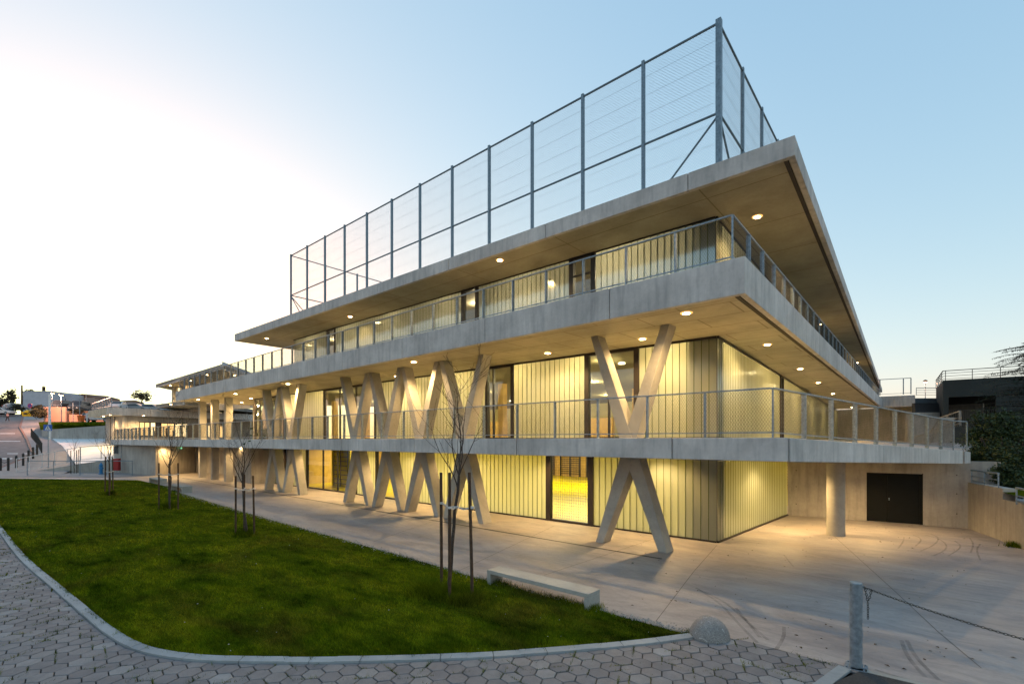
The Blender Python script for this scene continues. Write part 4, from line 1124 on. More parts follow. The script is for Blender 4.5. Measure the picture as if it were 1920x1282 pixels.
# ================================================================== SAPLINGS
def sapling(base, H, fork, seed, label, stakes, sh, spread=.8, lean=(0, 0), r0=.05, strap_h=None, thin=1.0, leafy=None):
    rnd = random.Random(seed)
    root = empty('young_tree', (base[0], base[1], 0), label, 'tree', 'bare young trees on the lawn')
    tr = MB(); br = MB()
    P = [Vector((base[0], base[1], .0))]; n = 7
    for i in range(1, n + 1):
        t = i / n; P.append(Vector((base[0] + lean[0] * t + rnd.uniform(-.03, .03), base[1] + lean[1] * t + rnd.uniform(-.03, .03), fork * t)))
    for i, (a, b) in enumerate(zip(P[:-1], P[1:])): tr.tube(a, b, r0 * (1 - .35 * i / n), r0 * (1 - .35 * (i + 1) / n), n=8, cap=False)
    def grow(p, d, L, r, lev):
        n = max(3, int(L / .16)); q = p.copy(); dd = d.copy()
        for i in range(n):
            dd = (dd + Vector((rnd.uniform(-.16, .16), rnd.uniform(-.16, .16), rnd.uniform(.0, .15)))).normalized()
            q2 = q + dd * (L / n); ra = r * (1 - .8 * i / n); rb = r * (1 - .8 * (i + 1) / n)
            br.tube(q, q2, max(ra, .0035), max(rb, .003), n=5, cap=False)
            if lev < 3 and i >= 1 and rnd.random() < (.62 if lev == 0 else .42) * thin:
                s = Vector((rnd.uniform(-1, 1), rnd.uniform(-1, 1), rnd.uniform(-.1, .7))).normalized()
                nd_ = (dd * .55 + s * .75).normalized(); grow(q2, nd_, L * rnd.uniform(.28, .55), rb * .62, lev + 1)
            q = q2
    nm = 4; top = P[-1]
    for k in range(nm):
        a = 2 * math.pi * k / nm + rnd.uniform(-.3, .3); d = Vector((math.cos(a) * .62 * spread, math.sin(a) * .62 * spread, 1.0)).normalized()
        st = P[-1] if k < 3 else P[-2].lerp(P[-1], rnd.random())
        grow(st, d, (H - fork) * rnd.uniform(.6, 1.05), r0 * .36, 0)
    grow(top, Vector((.05, .05, 1)), (H - fork) * 1.0, r0 * .5, 0)
    tr.build('trunk', M['bark'], root, smooth=True); br.build('branches', M['bark'], root, smooth=True)
    if leafy:
        lm = MB()
        for _ in range(leafy):
            c = top + Vector((rnd.gauss(.45, .22), rnd.gauss(.3, .2), rnd.gauss((H - fork) * .75, .25)))
            a = Vector((rnd.uniform(-1, 1), rnd.uniform(-1, 1), rnd.uniform(-1, 1))).normalized() * .07; b = a.cross(Vector((.3, .4, .8))).normalized() * .04
            lm.add([c - a, c + b, c + a, c - b], [(0, 1, 2, 3)])
        lm.build('leaves', M['leaf'], root)
    for i, s in enumerate(stakes):
        k = MB(); tp_ = s[2:] if len(s) > 2 else (0, 0)
        k.tube((s[0], s[1], -.05), (s[0] + tp_[0], s[1] + tp_[1], sh[i]), .036, .034, n=10)
        st = tag(k.build('wooden_stake', M['stake'], loc=(s[0], s[1], 0)), None, 'stake', 'wooden stakes supporting the young trees')
        st['label'] = 'brown wooden stake supporting the ' + label.split(' with')[0] + ', ' + ['first', 'second', 'third', 'fourth'][i] + ' from left'
    if strap_h:
        sb = MB(); T = [Vector((s[0], s[1], strap_h)) for s in stakes]; c = Vector((base[0] + lean[0] * strap_h / fork, base[1] + lean[1] * strap_h / fork, strap_h - .04))
        for t in T:
            m_ = t.lerp(c, .5) - Vector((0, 0, .05)); sb.bar(t, m_, .012, .035); sb.bar(m_, c, .012, .035)
            sb.lathe((t.x, t.y, t.z - .03), [(.042, 0), (.042, .05)], 10)
        sb.lathe((c.x, c.y, c.z - .03), [(.05, 0), (.05, .05)], 10)
        sb.build('tie_strap', M['strap'], root)
    return root
s1 = [gp(828, 1108), gp(843, 1128), gp(886, 1128)]
t1 = gp(841, 1118)
sapling(t1, 4.75, 2.7, 3, 'nearest bare sapling with tall stakes in front of the V columns', [(s1[0][0], s1[0][1], -.02, 0), (s1[1][0], s1[1][1], 0, .0), (s1[2][0], s1[2][1], -.10, .0)], [2.75, 2.8, 2.8], .6, (.17, .14), .045, 2.05, 1.0)
s2 = [gp(442, 1005), gp(458, 1004), gp(477, 1005)]
sapling(gp(462, 1006), 4.2, 2.15, 8, 'second bare sapling with forked crown standing left of the slanted columns', [(*s2[0], 0, 0), (*s2[1], .0, 0), (*s2[2], -.12, 0)], [2.2, 2.25, 2.2], .95, (-.12, -.1), .045, 1.75, 1.0, 16)
s3 = [gp(298, 955), gp(317, 953), gp(334, 955)]
sapling(gp(319, 955), 4.9, 2.2, 15, 'third bare sapling with a few leaves before the straight columns', [(*s3[0],), (*s3[1],), (*s3[2],)], [2.35, 2.3, 2.35], 1.0, (.0, .0), .05, 1.8, .9, 42)
s4 = [gp(197, 926), gp(205, 929), gp(209, 927), gp(212, 926)]
sapling(gp(206, 927), 4.55, 2.2, 21, 'fourth bare sapling with leaning stakes in front of the blue hydrant', [(*s4[0], .1, 0), (*s4[1], 0, 0), (*s4[3], -.15, 0)], [2.45, 2.0, 2.4], .9, (-.1, 0), .05, 1.5, .8)
s5 = [gp(133, 888), gp(143, 887), gp(146, 886)]
sapling(gp(139, 887), 4.0, 2.4, 33, 'farthest thin sapling with splayed stakes behind the low steel railing', [(*s5[0], -.1, 0), (*s5[1], .1, 0), (*s5[2], .3, 0)], [2.4, 2.45, 2.5], .8, (.0, 0), .04, None, .55)

# ================================================================== LEFT SLOPE
rows = [(45.5, 0.006), (50, .006), (54, .35), (60, 1.7), (66, 2.7), (72, 3.6), (85, 5.8), (105, 9.0), (140, 11.2), (220, 15)]
kerbx = [-330, -60, 2, 66, 58, 53, 39, 46, 46, 46]
walkx = [250, 120, 142, 146, 118, 99, 80, 90, 90, 90]
def strip(colA, colB, dz, name, mat, r0=0, r1=None):
    mb = MB(); P = []; r1 = r1 or len(rows)
    for i in range(r0, r1):
        d, z = rows[i]
        for c in (colA, colB):
            px_ = c[i] if isinstance(c, list) else c; x, y = XY(px_, d); P.append((x, y, z + dz))
    mb.add(P, [(2 * i, 2 * i + 1, 2 * i + 3, 2 * i + 2) for i in range(r1 - r0 - 1)]); return struct(mb.build(name, mat))
strip(-900, kerbx, -.08, 'road', M['asph_road'], 1)
strip(kerbx, walkx, .03, 'pavement', M['sidewalk'], 0, 9)
# kerb line
kl = MB()
for i in range(2, 8):
    a, b = XY(kerbx[i], rows[i][0]), XY(kerbx[i + 1], rows[i + 1][0]); kl.wallseg(a, b, .25, rows[i][1] - .2, rows[i][1] + .06, rows[i + 1][1] - .2, rows[i + 1][1] + .06)
struct(kl.build('road_kerb', plain('road_kerb', (.22, .12, .10))))
# hill behind everything on the left
hill = MB(); HP = []
for d, z in [(80, 8.0), (90, 8.85), (140, 9.4), (220, 9.6), (420, 10.5)]:
    for px_ in (96, 200, 330, 480): HP.append((*XY(px_, d), z - .25 - (2.2 if d < 100 else 0)))
hill.add(HP, [(i * 4 + j, i * 4 + j + 1, (i + 1) * 4 + j + 1, (i + 1) * 4 + j) for i in range(4) for j in range(3)]); struct(hill.build('hill', M['ground']))
# pale sloping forecourt
fc = MB(); 
P = [(*XY(97, 73), 3.76), (*XY(250, 73), 3.76), (*XY(116, 66), 2.78), (*XY(250, 66), 2.9), (*XY(142, 53.6), .8), (*XY(232, 53), 1.6)]
fc.add(P, [(0, 2, 3, 1), (2, 4, 5, 3)]); struct(fc.build('forecourt', M['pale']))
# triangular side wall of the ramp
rw = MB(); a, b = XY(52, 51.8), XY(229, 52.3)
rw.wallseg(a, b, .25, -.02, .05, -.02, 1.62); tag(rw.build('ramp_wall', M['wall'], loc=(*a, 0)), 'low wedge shaped concrete wall carrying the ramp railing', 'wall')
# retaining wall and bank behind forecourt
rt = MB(); rt.wallseg(XY(78, 75), XY(107, 72.6), .3, 3.5, 5.1, 3.5, 5.2); rt.wallseg(XY(107, 72.6), XY(205, 72.6), .3, 3.5, 5.2, 3.5, 5.75)
tag(rt.build('retaining_wall', M['wall'], loc=(*XY(98, 66.5), 3.5)), 'grey concrete retaining wall at the back of the pale forecourt', 'wall')
bank = MB().add([(*XY(76, 75.2), 5.1), (*XY(205, 72.9), 5.65), (*XY(207, 78.2), 6.5), (*XY(72, 79.2), 6.5)], [(0, 1, 2, 3)]); struct(bank.build('grass_bank', M['soil']))
blades('bank_grass', 0, lambda n: (lambda a, b: np.stack([a * CC - b * SS, a * SS + b * CC], 1))(*(lambda d: ((rng.uniform(100, 205, 9000) - CX) / FPX * d, d))(rng.uniform(73.2, 77.8, 9000))), .25, .006, M['weed'], 'dark grass on the bank above the retaining wall', 'grass', zbase=5.75)
lot = MB().add([(*XY(70, 79), 6.5), (*XY(340, 78), 6.5), (*XY(340, 89), 6.95), (*XY(80, 89), 6.95)], [(0, 1, 2, 3)]); struct(lot.build('lower_parking', M['asphalt']))
# zebra crossing
zb = MB()
for k, (x0, x1) in enumerate([(-45, -18), (2, 22), (34, 52)]):
    p = [(x0, 58.2), (x1, 58.2), (x1 + 12, 61.2), (x0 + 12, 61.2)]
    z_ = lambda d: np.interp(d, [r_[0] for r_ in rows], [r_[1] for r_ in rows]) - .07
    zb.add([(*XY(a, d), z_(d)) for a, d in p], [(0, 1, 2, 3)])
for a, b, d in ((-60, 38, 70.5), (-60, 28, 78)):
    zb.add([(*XY(a, d), z_(d) + .01), (*XY(b, d), z_(d) + .01), (*XY(b, d + .5), z_(d + .5) + .01), (*XY(a, d + .5), z_(d + .5) + .01)], [(0, 1, 2, 3)])
struct(zb.build('zebra_crossing', M['white']))
# manholes
for i, (a, b, w_) in enumerate([(3, 889, 1.0), (31.6, 892.6, 1.1)]):
    c = gp(a, b); o = MB().lathe((c[0], c[1], .008), [(w_ * .75, 0), (w_ * .75, .01)], 24).build('manhole_cover', M['rubber'], loc=(c[0], c[1], 0))
    tag(o, ['round dark manhole cover cut by the left edge of the picture', 'round dark manhole cover in the path left of the ramp railing'][i], 'manhole cover', 'manhole covers in the path')

# black bollards with a rail
BB = [(1, 869, 845, 52), (15.5, 868.5, 845, 52), (30.5, 866, 842, 54), (43.5, 862, 840, 55), (53.5, 858.5, 837, 56.5), (62, 855, 836, 58), (69.5, 852, 834, 59.5)]
far_b = [(58.8, 807, 74), (60.3, 808.5, 72.9), (61.9, 810, 71.8), (63.6, 811.3, 70.8), (65.3, 813, 69.8), (67.2, 815, 68.6), (69.2, 817, 67.4), (71, 819.5, 66.2), (72.8, 822, 64.8), (74.6, 825, 63.4), (76.4, 828, 62.2), (78, 831, 61)]
def zprof(d): return float(np.interp(d, [r_[0] for r_ in rows], [r_[1] for r_ in rows]))
bn = 0; tops = []
words = ['first', 'second', 'third', 'fourth', 'fifth', 'sixth', 'seventh', 'eighth', 'ninth', 'tenth', 'eleventh', 'twelfth']
for i, (px_, pb_, pt_, d) in enumerate(BB):
    x, y = XY(px_, d); z = zprof(d) + .03; r = empty('black_bollard', (x, y, z), words[i] + ' black bollard from the left edge, beside the zebra crossing', 'bollard', 'black bollards along the road')
    MB().lathe((x, y, z), [(.11, 0), (.11, 1.25)], 10).build('post', M['black'], r); MB().lathe((x, y, z + 1.25), [(.12, 0), (.13, .06), (.04, .16)], 10).build('cap', M['black'], r); tops.append((x, y, z + 1.0))
for i, (px_, pt_, d) in enumerate(reversed(far_b)):
    x, y = XY(px_, d); z = zprof(d) + .03; r = empty('black_bollard', (x, y, z), words[i] + ' black bollard of the tight row climbing the slope', 'bollard', 'black bollards along the road')
    MB().lathe((x, y, z), [(.07, 0), (.07, 1.15)], 10).build('post', M['black'], r); MB().lathe((x, y, z + 1.15), [(.08, 0), (.09, .06), (.03, .16)], 10).build('cap', M['black'], r)
cr = MB()
for a, b in zip(tops[:-1], tops[1:]):
    m_ = (Vector(a) + Vector(b)) / 2 - Vector((0, 0, .18)); cr.tube(a, m_, .025, n=6); cr.tube(m_, b, .025, n=6)
tag(cr.build('bollard_chain', M['black'], loc=tops[0]), 'dark chain slung between the black bollards by the crossing', 'chain')

# ramp railings
def simple_rail(name, pts, h, xs, label, matp='zinc', r=.04, mid=(), bottom=.12, wide=.09, cat='railing', group=None):
    root = empty(name, pts[0], label, cat, group); hr = MB()
    P = [Vector(p) for p in pts]
    for a, b in zip(P[:-1], P[1:]): hr.bar(a + Vector((0, 0, h)), b + Vector((0, 0, h)), .07, .06)
    hr.build('handrail', M[matp], root)
    bt = MB()
    for m_ in (bottom, *mid):
        for a, b in zip(P[:-1], P[1:]): bt.bar(a + Vector((0, 0, m_)), b + Vector((0, 0, m_)), .035, .035)
    bt.build('lower_rails', M[matp], root)
    tot = [0]
    for a, b in zip(P[:-1], P[1:]): tot.append(tot[-1] + (b - a).length)
    for s in xs:
        S = s * tot[-1]
        for i in range(len(P) - 1):
            if S <= tot[i + 1] + 1e-6: c = P[i].lerp(P[i + 1], (S - tot[i]) / (tot[i + 1] - tot[i])); break
        MB().box(c.x - wide / 2, c.x + wide / 2, c.y - .03, c.y + .03, c.z, c.z + h).build('post', M[matp], root)
    return root
def lin(n): return [i / n for i in range(n + 1)]
simple_rail('ramp_railing', [(*XY(31, 51.0), .02), (*XY(150, 51.6), 1.27)], 1.5, lin(5), 'steel ramp railing with a bright handrail rising to the forecourt', 'zinc_lit', wide=.16)
simple_rail('forecourt_railing', [(*XY(151, 52.0), 1.3), (*XY(228, 52.2), 1.62)], 1.45, lin(2), 'thin steel railing on the wedge wall beside the grey litter bin', 'zinc')
simple_rail('low_path_railing', [(*XY(51, 47.2), .0), (*XY(248, 47.6), .0)], 1.45, lin(4), 'low steel railing on the path in front of the blue hydrant', 'zinc_dull', wide=.07)
# hydrant
hx = gp(189.5, 888.3); hr = empty('fire_hydrant', (hx[0], hx[1], 0), 'blue fire hydrant standing behind the low steel railing', 'hydrant')
k = 1.12
MB().lathe((hx[0], hx[1], 0), [(.2 * k, 0), (.2 * k, .08), (.13 * k, .1), (.13 * k, .72 * k), (.17 * k, .74 * k), (.17 * k, .8 * k), (.12 * k, .9 * k), (.05 * k, 1.0 * k), (.04 * k, 1.08 * k)], 16).build('body', M['blue'], hr)
MB().tube((hx[0] - .27, hx[1] - .1, .62), (hx[0] + .27, hx[1] + .1, .62), .085, n=10).build('outlet', M['blue'], hr)
# red hose cabinet
rx = XY(216, 50.9); rc = empty('hose_cabinet', (*rx, .3), 'dark red fire hose cabinet against the wedge wall', 'cabinet')
u_ = (XY(222.5, 51)[0] - XY(210.5, 51)[0], XY(222.5, 51)[1] - XY(210.5, 51)[1])
p_, q_ = XY(210.5, 51), XY(222.3, 51)
MB().wallseg(p_, q_, .3, .28, 1.55).build('box', M['red'], rc, bevel=.01); MB().wallseg(lerp(p_, q_, .06), lerp(p_, q_, .94), .02, .34, 1.49, off=-.02).build('door', M['red'], rc)
# litter bin
bx = XY(217, 52.8); lb = empty('litter_bin', (*bx, 1.6), 'grey litter bin on a post at the forecourt railing', 'bin')
MB().box(bx[0] - .22, bx[0] + .22, bx[1] - .17, bx[1] + .17, 2.05, 2.8).build('bin_body', plain('bin_grey', (.10, .115, .13), .5), lb, bevel=.02)
MB().box(bx[0] - .25, bx[0] + .25, bx[1] - .2, bx[1] + .2, 2.83, 2.88).build('lid', M['black'], lb); MB().tube((bx[0] + .05, bx[1] + .25, 1.6), (bx[0] + .05, bx[1] + .25, 2.8), .04).build('post', M['zinc_dull'], lb)
# crossing sign
sx = XY(90.5, 54); cs = empty('crossing_sign', (*sx, .35), 'blue square pedestrian crossing sign on a steel pole', 'road sign')
MB().tube((*sx, .3), (*sx, 4.6), .045, n=8).build('pole', M['zinc'], cs)
RX = Vector((CC, SS, 0)); FW = Vector((-SS, CC, 0)); UP = Vector((0, 0, 1))
def plate(mb, c, pts, dep=.0, th=.01):
    P = [Vector(c) + RX * a + UP * b - FW * dep for a, b in pts]; n = len(P)
    mb.add([*P, *[p + FW * th for p in P]], [tuple(range(n - 1, -1, -1)), tuple(range(n, 2 * n))] + [(i, (i + 1) % n, n + (i + 1) % n, n + i) for i in range(n)][::1])
sc = (sx[0], sx[1], zat(801.5, 54)); S = .47
m1_ = MB(); plate(m1_, sc, [(-S, -S * .72), (S, -S * .72), (S, S * .72), (-S, S * .72)], .06, .02); m1_.build('plate', plain('sign_blue', (.01, .10, .42), .4), cs)
m2_ = MB(); plate(m2_, sc, [(-.36, -.28), (.36, -.28), (0, .30)], .066, .004); m2_.build('triangle', M['white'], cs)
m3_ = MB()
plate(m3_, sc, [(-.035, .0), (.04, .0), (.05, .12), (-.03, .13)], .072, .003); plate(m3_, sc, [(-.03, .14), (.03, .14), (.035, .2), (-.03, .2)], .072, .003)
plate(m3_, sc, [(-.03, .02), (.01, .0), (-.09, -.24), (-.14, -.24)], .0725, .003); plate(m3_, sc, [(0, .0), (.04, .02), (.12, -.24), (.07, -.24)], .072, .003)
for o_ in (-.25, -.17, .17, .22): plate(m3_, sc, [(o_ - .02, -.255), (o_ + .02, -.255), (o_ + .01, -.19), (o_ - .01, -.19)], .072, .003)
m3_.build('pedestrian_symbol', M['black'], cs)

# white mast, street lamps, poles
wp = XY(93, 66); MB_ = MB().tube((*wp, 3.6), (*wp, 9.85), .17, .12, n=12); tag(MB_.build('white_mast', M['white'], loc=(*wp, 3.6)), 'thick white mast beside the pavement behind the crossing sign', 'mast')
M['slamp'] = emit('street_lamp_glow', (1, .55, .28), 5)
def street_lamp(px, pyt, d, zb, label, r=.07, head=.35, watt=0):
    x, y = XY(px, d); zt_ = zat(pyt, d); root = empty('street_lamp', (x, y, zb), label, 'street lamp', 'street lamps')
    MB().tube((x, y, zb), (x, y, zt_), r, r * .7).build('pole', M['zinc_dull'], root)
    MB().lathe((x, y, zt_), [(head * .6, 0), (head, .12), (head * .8, .2), (.05, .3)], 14).build('lamp_head', M['black'], root)
    l = MB().lathe((x, y, zt_ - .1), [(head * .5, 0), (head * .8, .1)], 14).build('lamp_lens', M['slamp'], root)
    if watt:
        dl = bpy.data.lights.new('street_light', 'POINT'); dl.energy = watt; dl.color = (1, .5, .3); dl.shadow_soft_size = .2
        o = bpy.data.objects.new('street_light', dl); COL.objects.link(o); o.parent = root; o.location = (-.6, -1.0, zt_ - zb - .45)
street_lamp(115, 741, 82, 6.6, 'street lamp with warm glowing head in front of the salmon wall', watt=1500)
street_lamp(98.5, 737.5, 90, 8.9, 'street lamp with warm glowing head next to the white mast', watt=700)
street_lamp(1735, 716, 62, 8.0, 'distant street lamp lit behind the steps at the right', .05, .25, watt=100)
ux, uy = XY(41, 112); up_ = MB().tube((ux, uy, 9), (ux, uy, zat(722, 112)), .22, .15); up_.box(ux - .8, ux + .8, uy - .05, uy + .05, zat(724, 112), zat(724, 112) + .12)
tag(up_.build('utility_pole', M['stake'], loc=(ux, uy, 9)), 'brown wooden utility pole left of the pale walled house', 'pole')
for px_, pt_, pb_, d, lab in [(137, 755, 790, 84, 'thin mast left of the dark van rear'), (149.5, 737, 790, 80, 'thin steel flagpole before the dry stone wall'), (161.5, 737, 768, 95, 'thin flagpole right of the second dark van')]:
    x, y = XY(px_, d); zb_ = zat(pb_, d); tag(MB().tube((x, y, zb_), (x, y, zat(pt_, d)), .06, .04, n=6).build('thin_mast', M['zinc'], loc=(x, y, zb_)), lab, 'pole', 'thin masts at the parking')
# overhead wires
ow = MB()
for (a, pa_, b, pb_, d) in [(41, 728, 330, 742, 112), (75, 724, 300, 735, 108)]:
    P = [Vector(Q(a + (b - a) * t, pa_ + (pb_ - pa_) * t + 3 * 4 * t * (1 - t) * .4, d)) for t in lin(8)]; ow.path(P, .018, 4)
tag(ow.build('overhead_wires', M['black'], loc=Q(41, 728, 112)), 'thin overhead wires running right from the utility pole', 'wires')

# far houses, walls
def house(name, px0, d0, px1, d1, pyt, zb, depth, label, wallm, roofm=None, gable=0, wins=()):
    a, b = XY(px0, d0), XY(px1, d1); zt_ = zat(pyt, (d0 + d1) / 2); root = empty(name, (*a, zb), label, 'building')
    L = math.hypot(b[0] - a[0], b[1] - a[1]); w = MB().wallseg(a, b, depth, zb, zt_); w.build('wall', wallm, root)
    n = (-(b[1] - a[1]) / L, (b[0] - a[0]) / L)
    r = MB()
    if gable:
        A1, B1 = (a[0] - n[0] * .3, a[1] - n[1] * .3), (b[0] - n[0] * .3, b[1] - n[1] * .3); A2, B2 = (a[0] + n[0] * depth / 2, a[1] + n[1] * depth / 2), (b[0] + n[0] * depth / 2, b[1] + n[1] * depth / 2)
        A3, B3 = (a[0] + n[0] * (depth + .3), a[1] + n[1] * (depth + .3)), (b[0] + n[0] * (depth + .3), b[1] + n[1] * (depth + .3))
        r.add([(*A1, zt_ + .02), (*B1, zt_ + .02), (*B2, zt_ + gable), (*A2, zt_ + gable), (*A3, zt_ + .02), (*B3, zt_ + .02)], [(0, 1, 2, 3), (3, 2, 5, 4), (0, 3, 4), (1, 5, 2), (0, 4, 5, 1)])
    else: r.wallseg(a, b, depth + .1, zt_ + .003, zt_ + .15, off=-.06)
    r.build('roof', roofm or wallm, root)
    for (s0, s1, z0, z1) in wins: MB().wallseg(lerp(a, b, s0), lerp(a, b, s1), .05, zb + z0, zb + z1, off=-.03).build('window', M['dglass'], root)
    return root
house('pale_house', 43, 112, 91.5, 112, 734, 9.0, 8, 'long pale blue grey house behind the salmon wall', M['greywall'])
house('pale_house', 97, 116, 138, 116, 741, 9.0, 8, 'pale blue grey house behind the dark vans', M['greywall'], wins=[(.62, .64, 1.2, 4.5)])
house('brown_house', 177, 118, 225, 124, 747, 9.0, 8, 'brown roofed house above the annex roof', plain('far_house_wall', (.36, .27, .23), .9), M['roof_brown'], 1.0, [(.8, .92, 2.0, 3.2)])
house('brown_house', 222, 128, 238, 128, 752, 9.0, 6, 'lower brown roofed house end right of the taller brown house', plain('far_house_wall_dark', (.27, .21, .18), .9), M['roof_brown'], .5)
a, b = XY(205, 105), XY(345, 112); tag(MB().wallseg(a, b, .3, 8.0, zat(755.5, 106)).build('long_grey_wall', plain('long_wall', (.24, .26, .30), .9), loc=(*a, 8.0)), 'long blue grey wall behind the parked cars above the annex', 'wall')
a, b = XY(82, 86), XY(123, 86.5); tag(MB().wallseg(a, b, .3, 6.3, zat(762.5, 86)).build('salmon_wall', M['pinkwall'], loc=(*a, 6.3)), 'tall salmon coloured wall lit by the street lamp', 'wall')
a, b = XY(123.3, 87.5), XY(200, 90); tag(MB().wallseg(a, b, .3, 6.3, 8.25, 6.3, 8.0).build('salmon_wall', M['pinkwall'], loc=(*a, 6.3)), 'long low salmon wall below the dry stone bank', 'wall')
a, b = XY(123.3, 90.5), XY(168, 91); tag(MB().wallseg(a, b, .8, 7.5, 9.0).build('dry_stone_wall', M['drystone'], loc=(*a, 7.5)), 'rough brown dry stone wall under the dark vans', 'wall')
ct = Q(82, 734, 125); tag(MB().box(ct[0] - .35, ct[0] + .35, ct[1] - .3, ct[1] + .3, 12, zat(725, 125)).box(ct[0] - 1.2, ct[0] + 1.2, ct[1] - .05, ct[1] + .05, zat(726, 125) + .3, zat(726, 125) + .38).build('chimney_mast', M['stake'], loc=(ct[0], ct[1], 12)), 'dark chimney with aerial rising behind the pale house', 'chimney')
# slanted stair railing before the brown house
sr = simple_rail('stair_railing', [(*XY(173, 84), 8.0), (*XY(209, 80), 8.2)], 1.0, lin(9), 'slanted steel stair screen in front of the brown house', 'zinc_dull', wide=.12)
h_ = MB().bar(Q(173, 757, 84), Q(209, 744.5, 80), .12, .14); h_.build('sloping_handrail', M['zinc'], sr)
bars_ = MB()
for i in range(12):
    t = i / 11; p = Vector(Q(173 + 36 * t, 757 - 12.5 * t, 84 - 4 * t)); bars_.bar(p, (p.x, p.y, 8.1), .1, .05)
bars_.build('balusters', M['zinc_dull'], sr)

# vegetation ---------------------------------------------------------------
def foliage(mb, c, rad, n, size, seed=1, flat=.8):
    rnd = np.random.default_rng(seed); k = 9
    cl = rnd.normal(0, .45, (k * 3, 3)); cl /= np.maximum(1, np.linalg.norm(cl, axis=1))[:, None]
    for i in range(n):
        q = cl[rnd.integers(len(cl))] + rnd.normal(0, .17, 3); p = Vector((c[0] + q[0] * rad[0], c[1] + q[1] * rad[1], c[2] + q[2] * rad[2]))
        a = Vector(rnd.normal(0, 1, 3)).normalized() * size * rnd.uniform(.6, 1.3); b = a.cross(Vector(rnd.normal(0, 1, 3))).normalized() * size * .45
        mb.add([p - a, p + b, p + a, p - b], [(0, 1, 2, 3)])
    return mb
def far_tree(px, pyt, pyb, d, wpx, label, palm=False, seed=1, name='far_tree'):
    x, y = XY(px, d); zb_ = zat(pyb, d); zt_ = zat(pyt, d); r = wpx / 2 * d / FPX; root = empty(name, (x, y, zb_), label, 'tree')
    hh = zt_ - zb_
    MB().tube((x, y, zb_ - .5), (x, y, zb_ + hh * .6), .18, .1).build('trunk', M['bark'], root)
    cr_ = MB()
    if palm:
        for i in range(16):
            a = i * .3927 * 1.0 + seed; el = .2 + .9 * ((i * 7) % 5) / 5; P = [Vector((x, y, zb_ + hh * .6))]
            for k in range(5): P.append(P[-1] + Vector((math.cos(a) * r * .24, math.sin(a) * r * .24, (el - k * .42) * r * .28)))
            for p, q in zip(P[:-1], P[1:]): cr_.bar(p, q, .3, .04)
    else: foliage(cr_, (x, y, zb_ + hh * .62), (r, r, hh * .42), 900, .22, seed)
    cr_.build('crown', M['leaf_far'], root)
far_tree(20, 733, 765, 112, 20, 'dark round topped tree left of the utility pole', seed=2)
far_tree(1, 744, 770, 112, 16, 'dark bushy tree cut by the left edge', seed=3)
far_tree(11, 750, 768, 112, 14, 'small dark tree between two larger ones at the left edge', seed=7)
far_tree(55, 727, 742, 124, 15, 'dark palm above the left part of the pale house', True, 4, 'palm_tree')
far_tree(107, 731, 748, 124, 15, 'dark palm behind the street lamps', True, 5, 'palm_tree')
far_tree(266, 734, 757, 110, 30, 'thin orange leaved tree behind the parked cars above the annex', False, 6)
def bush(px, py, d, rad, n, label, seed, size=.16, m='leaf_far'):
    c = Q(px, py, d); o = foliage(MB(), c, rad, n, size, seed).build('bush', M[m], loc=(c[0], c[1], c[2] - rad[2])); tag(o, label, 'bush')
bush(74, 775, 84, (1.6, 1.2, 1.1), 1300, 'dark green bush between the yellow container and the salmon wall', 11)
bush(68, 764, 94, (2.6, 1.0, .5), 800, 'dark hedge below the pale house', 12)
bush(146, 771, 91, (2.2, .8, .45), 700, 'scrub on top of the dry stone wall', 13)
bush(12, 768, 116, (9, 1.5, 1.6), 1500, 'long dark hedge behind the white car at the left edge', 15, .3)
bush(33, 764, 104, (2.4, 1.0, .7), 800, 'dark shrub under the utility pole', 14)

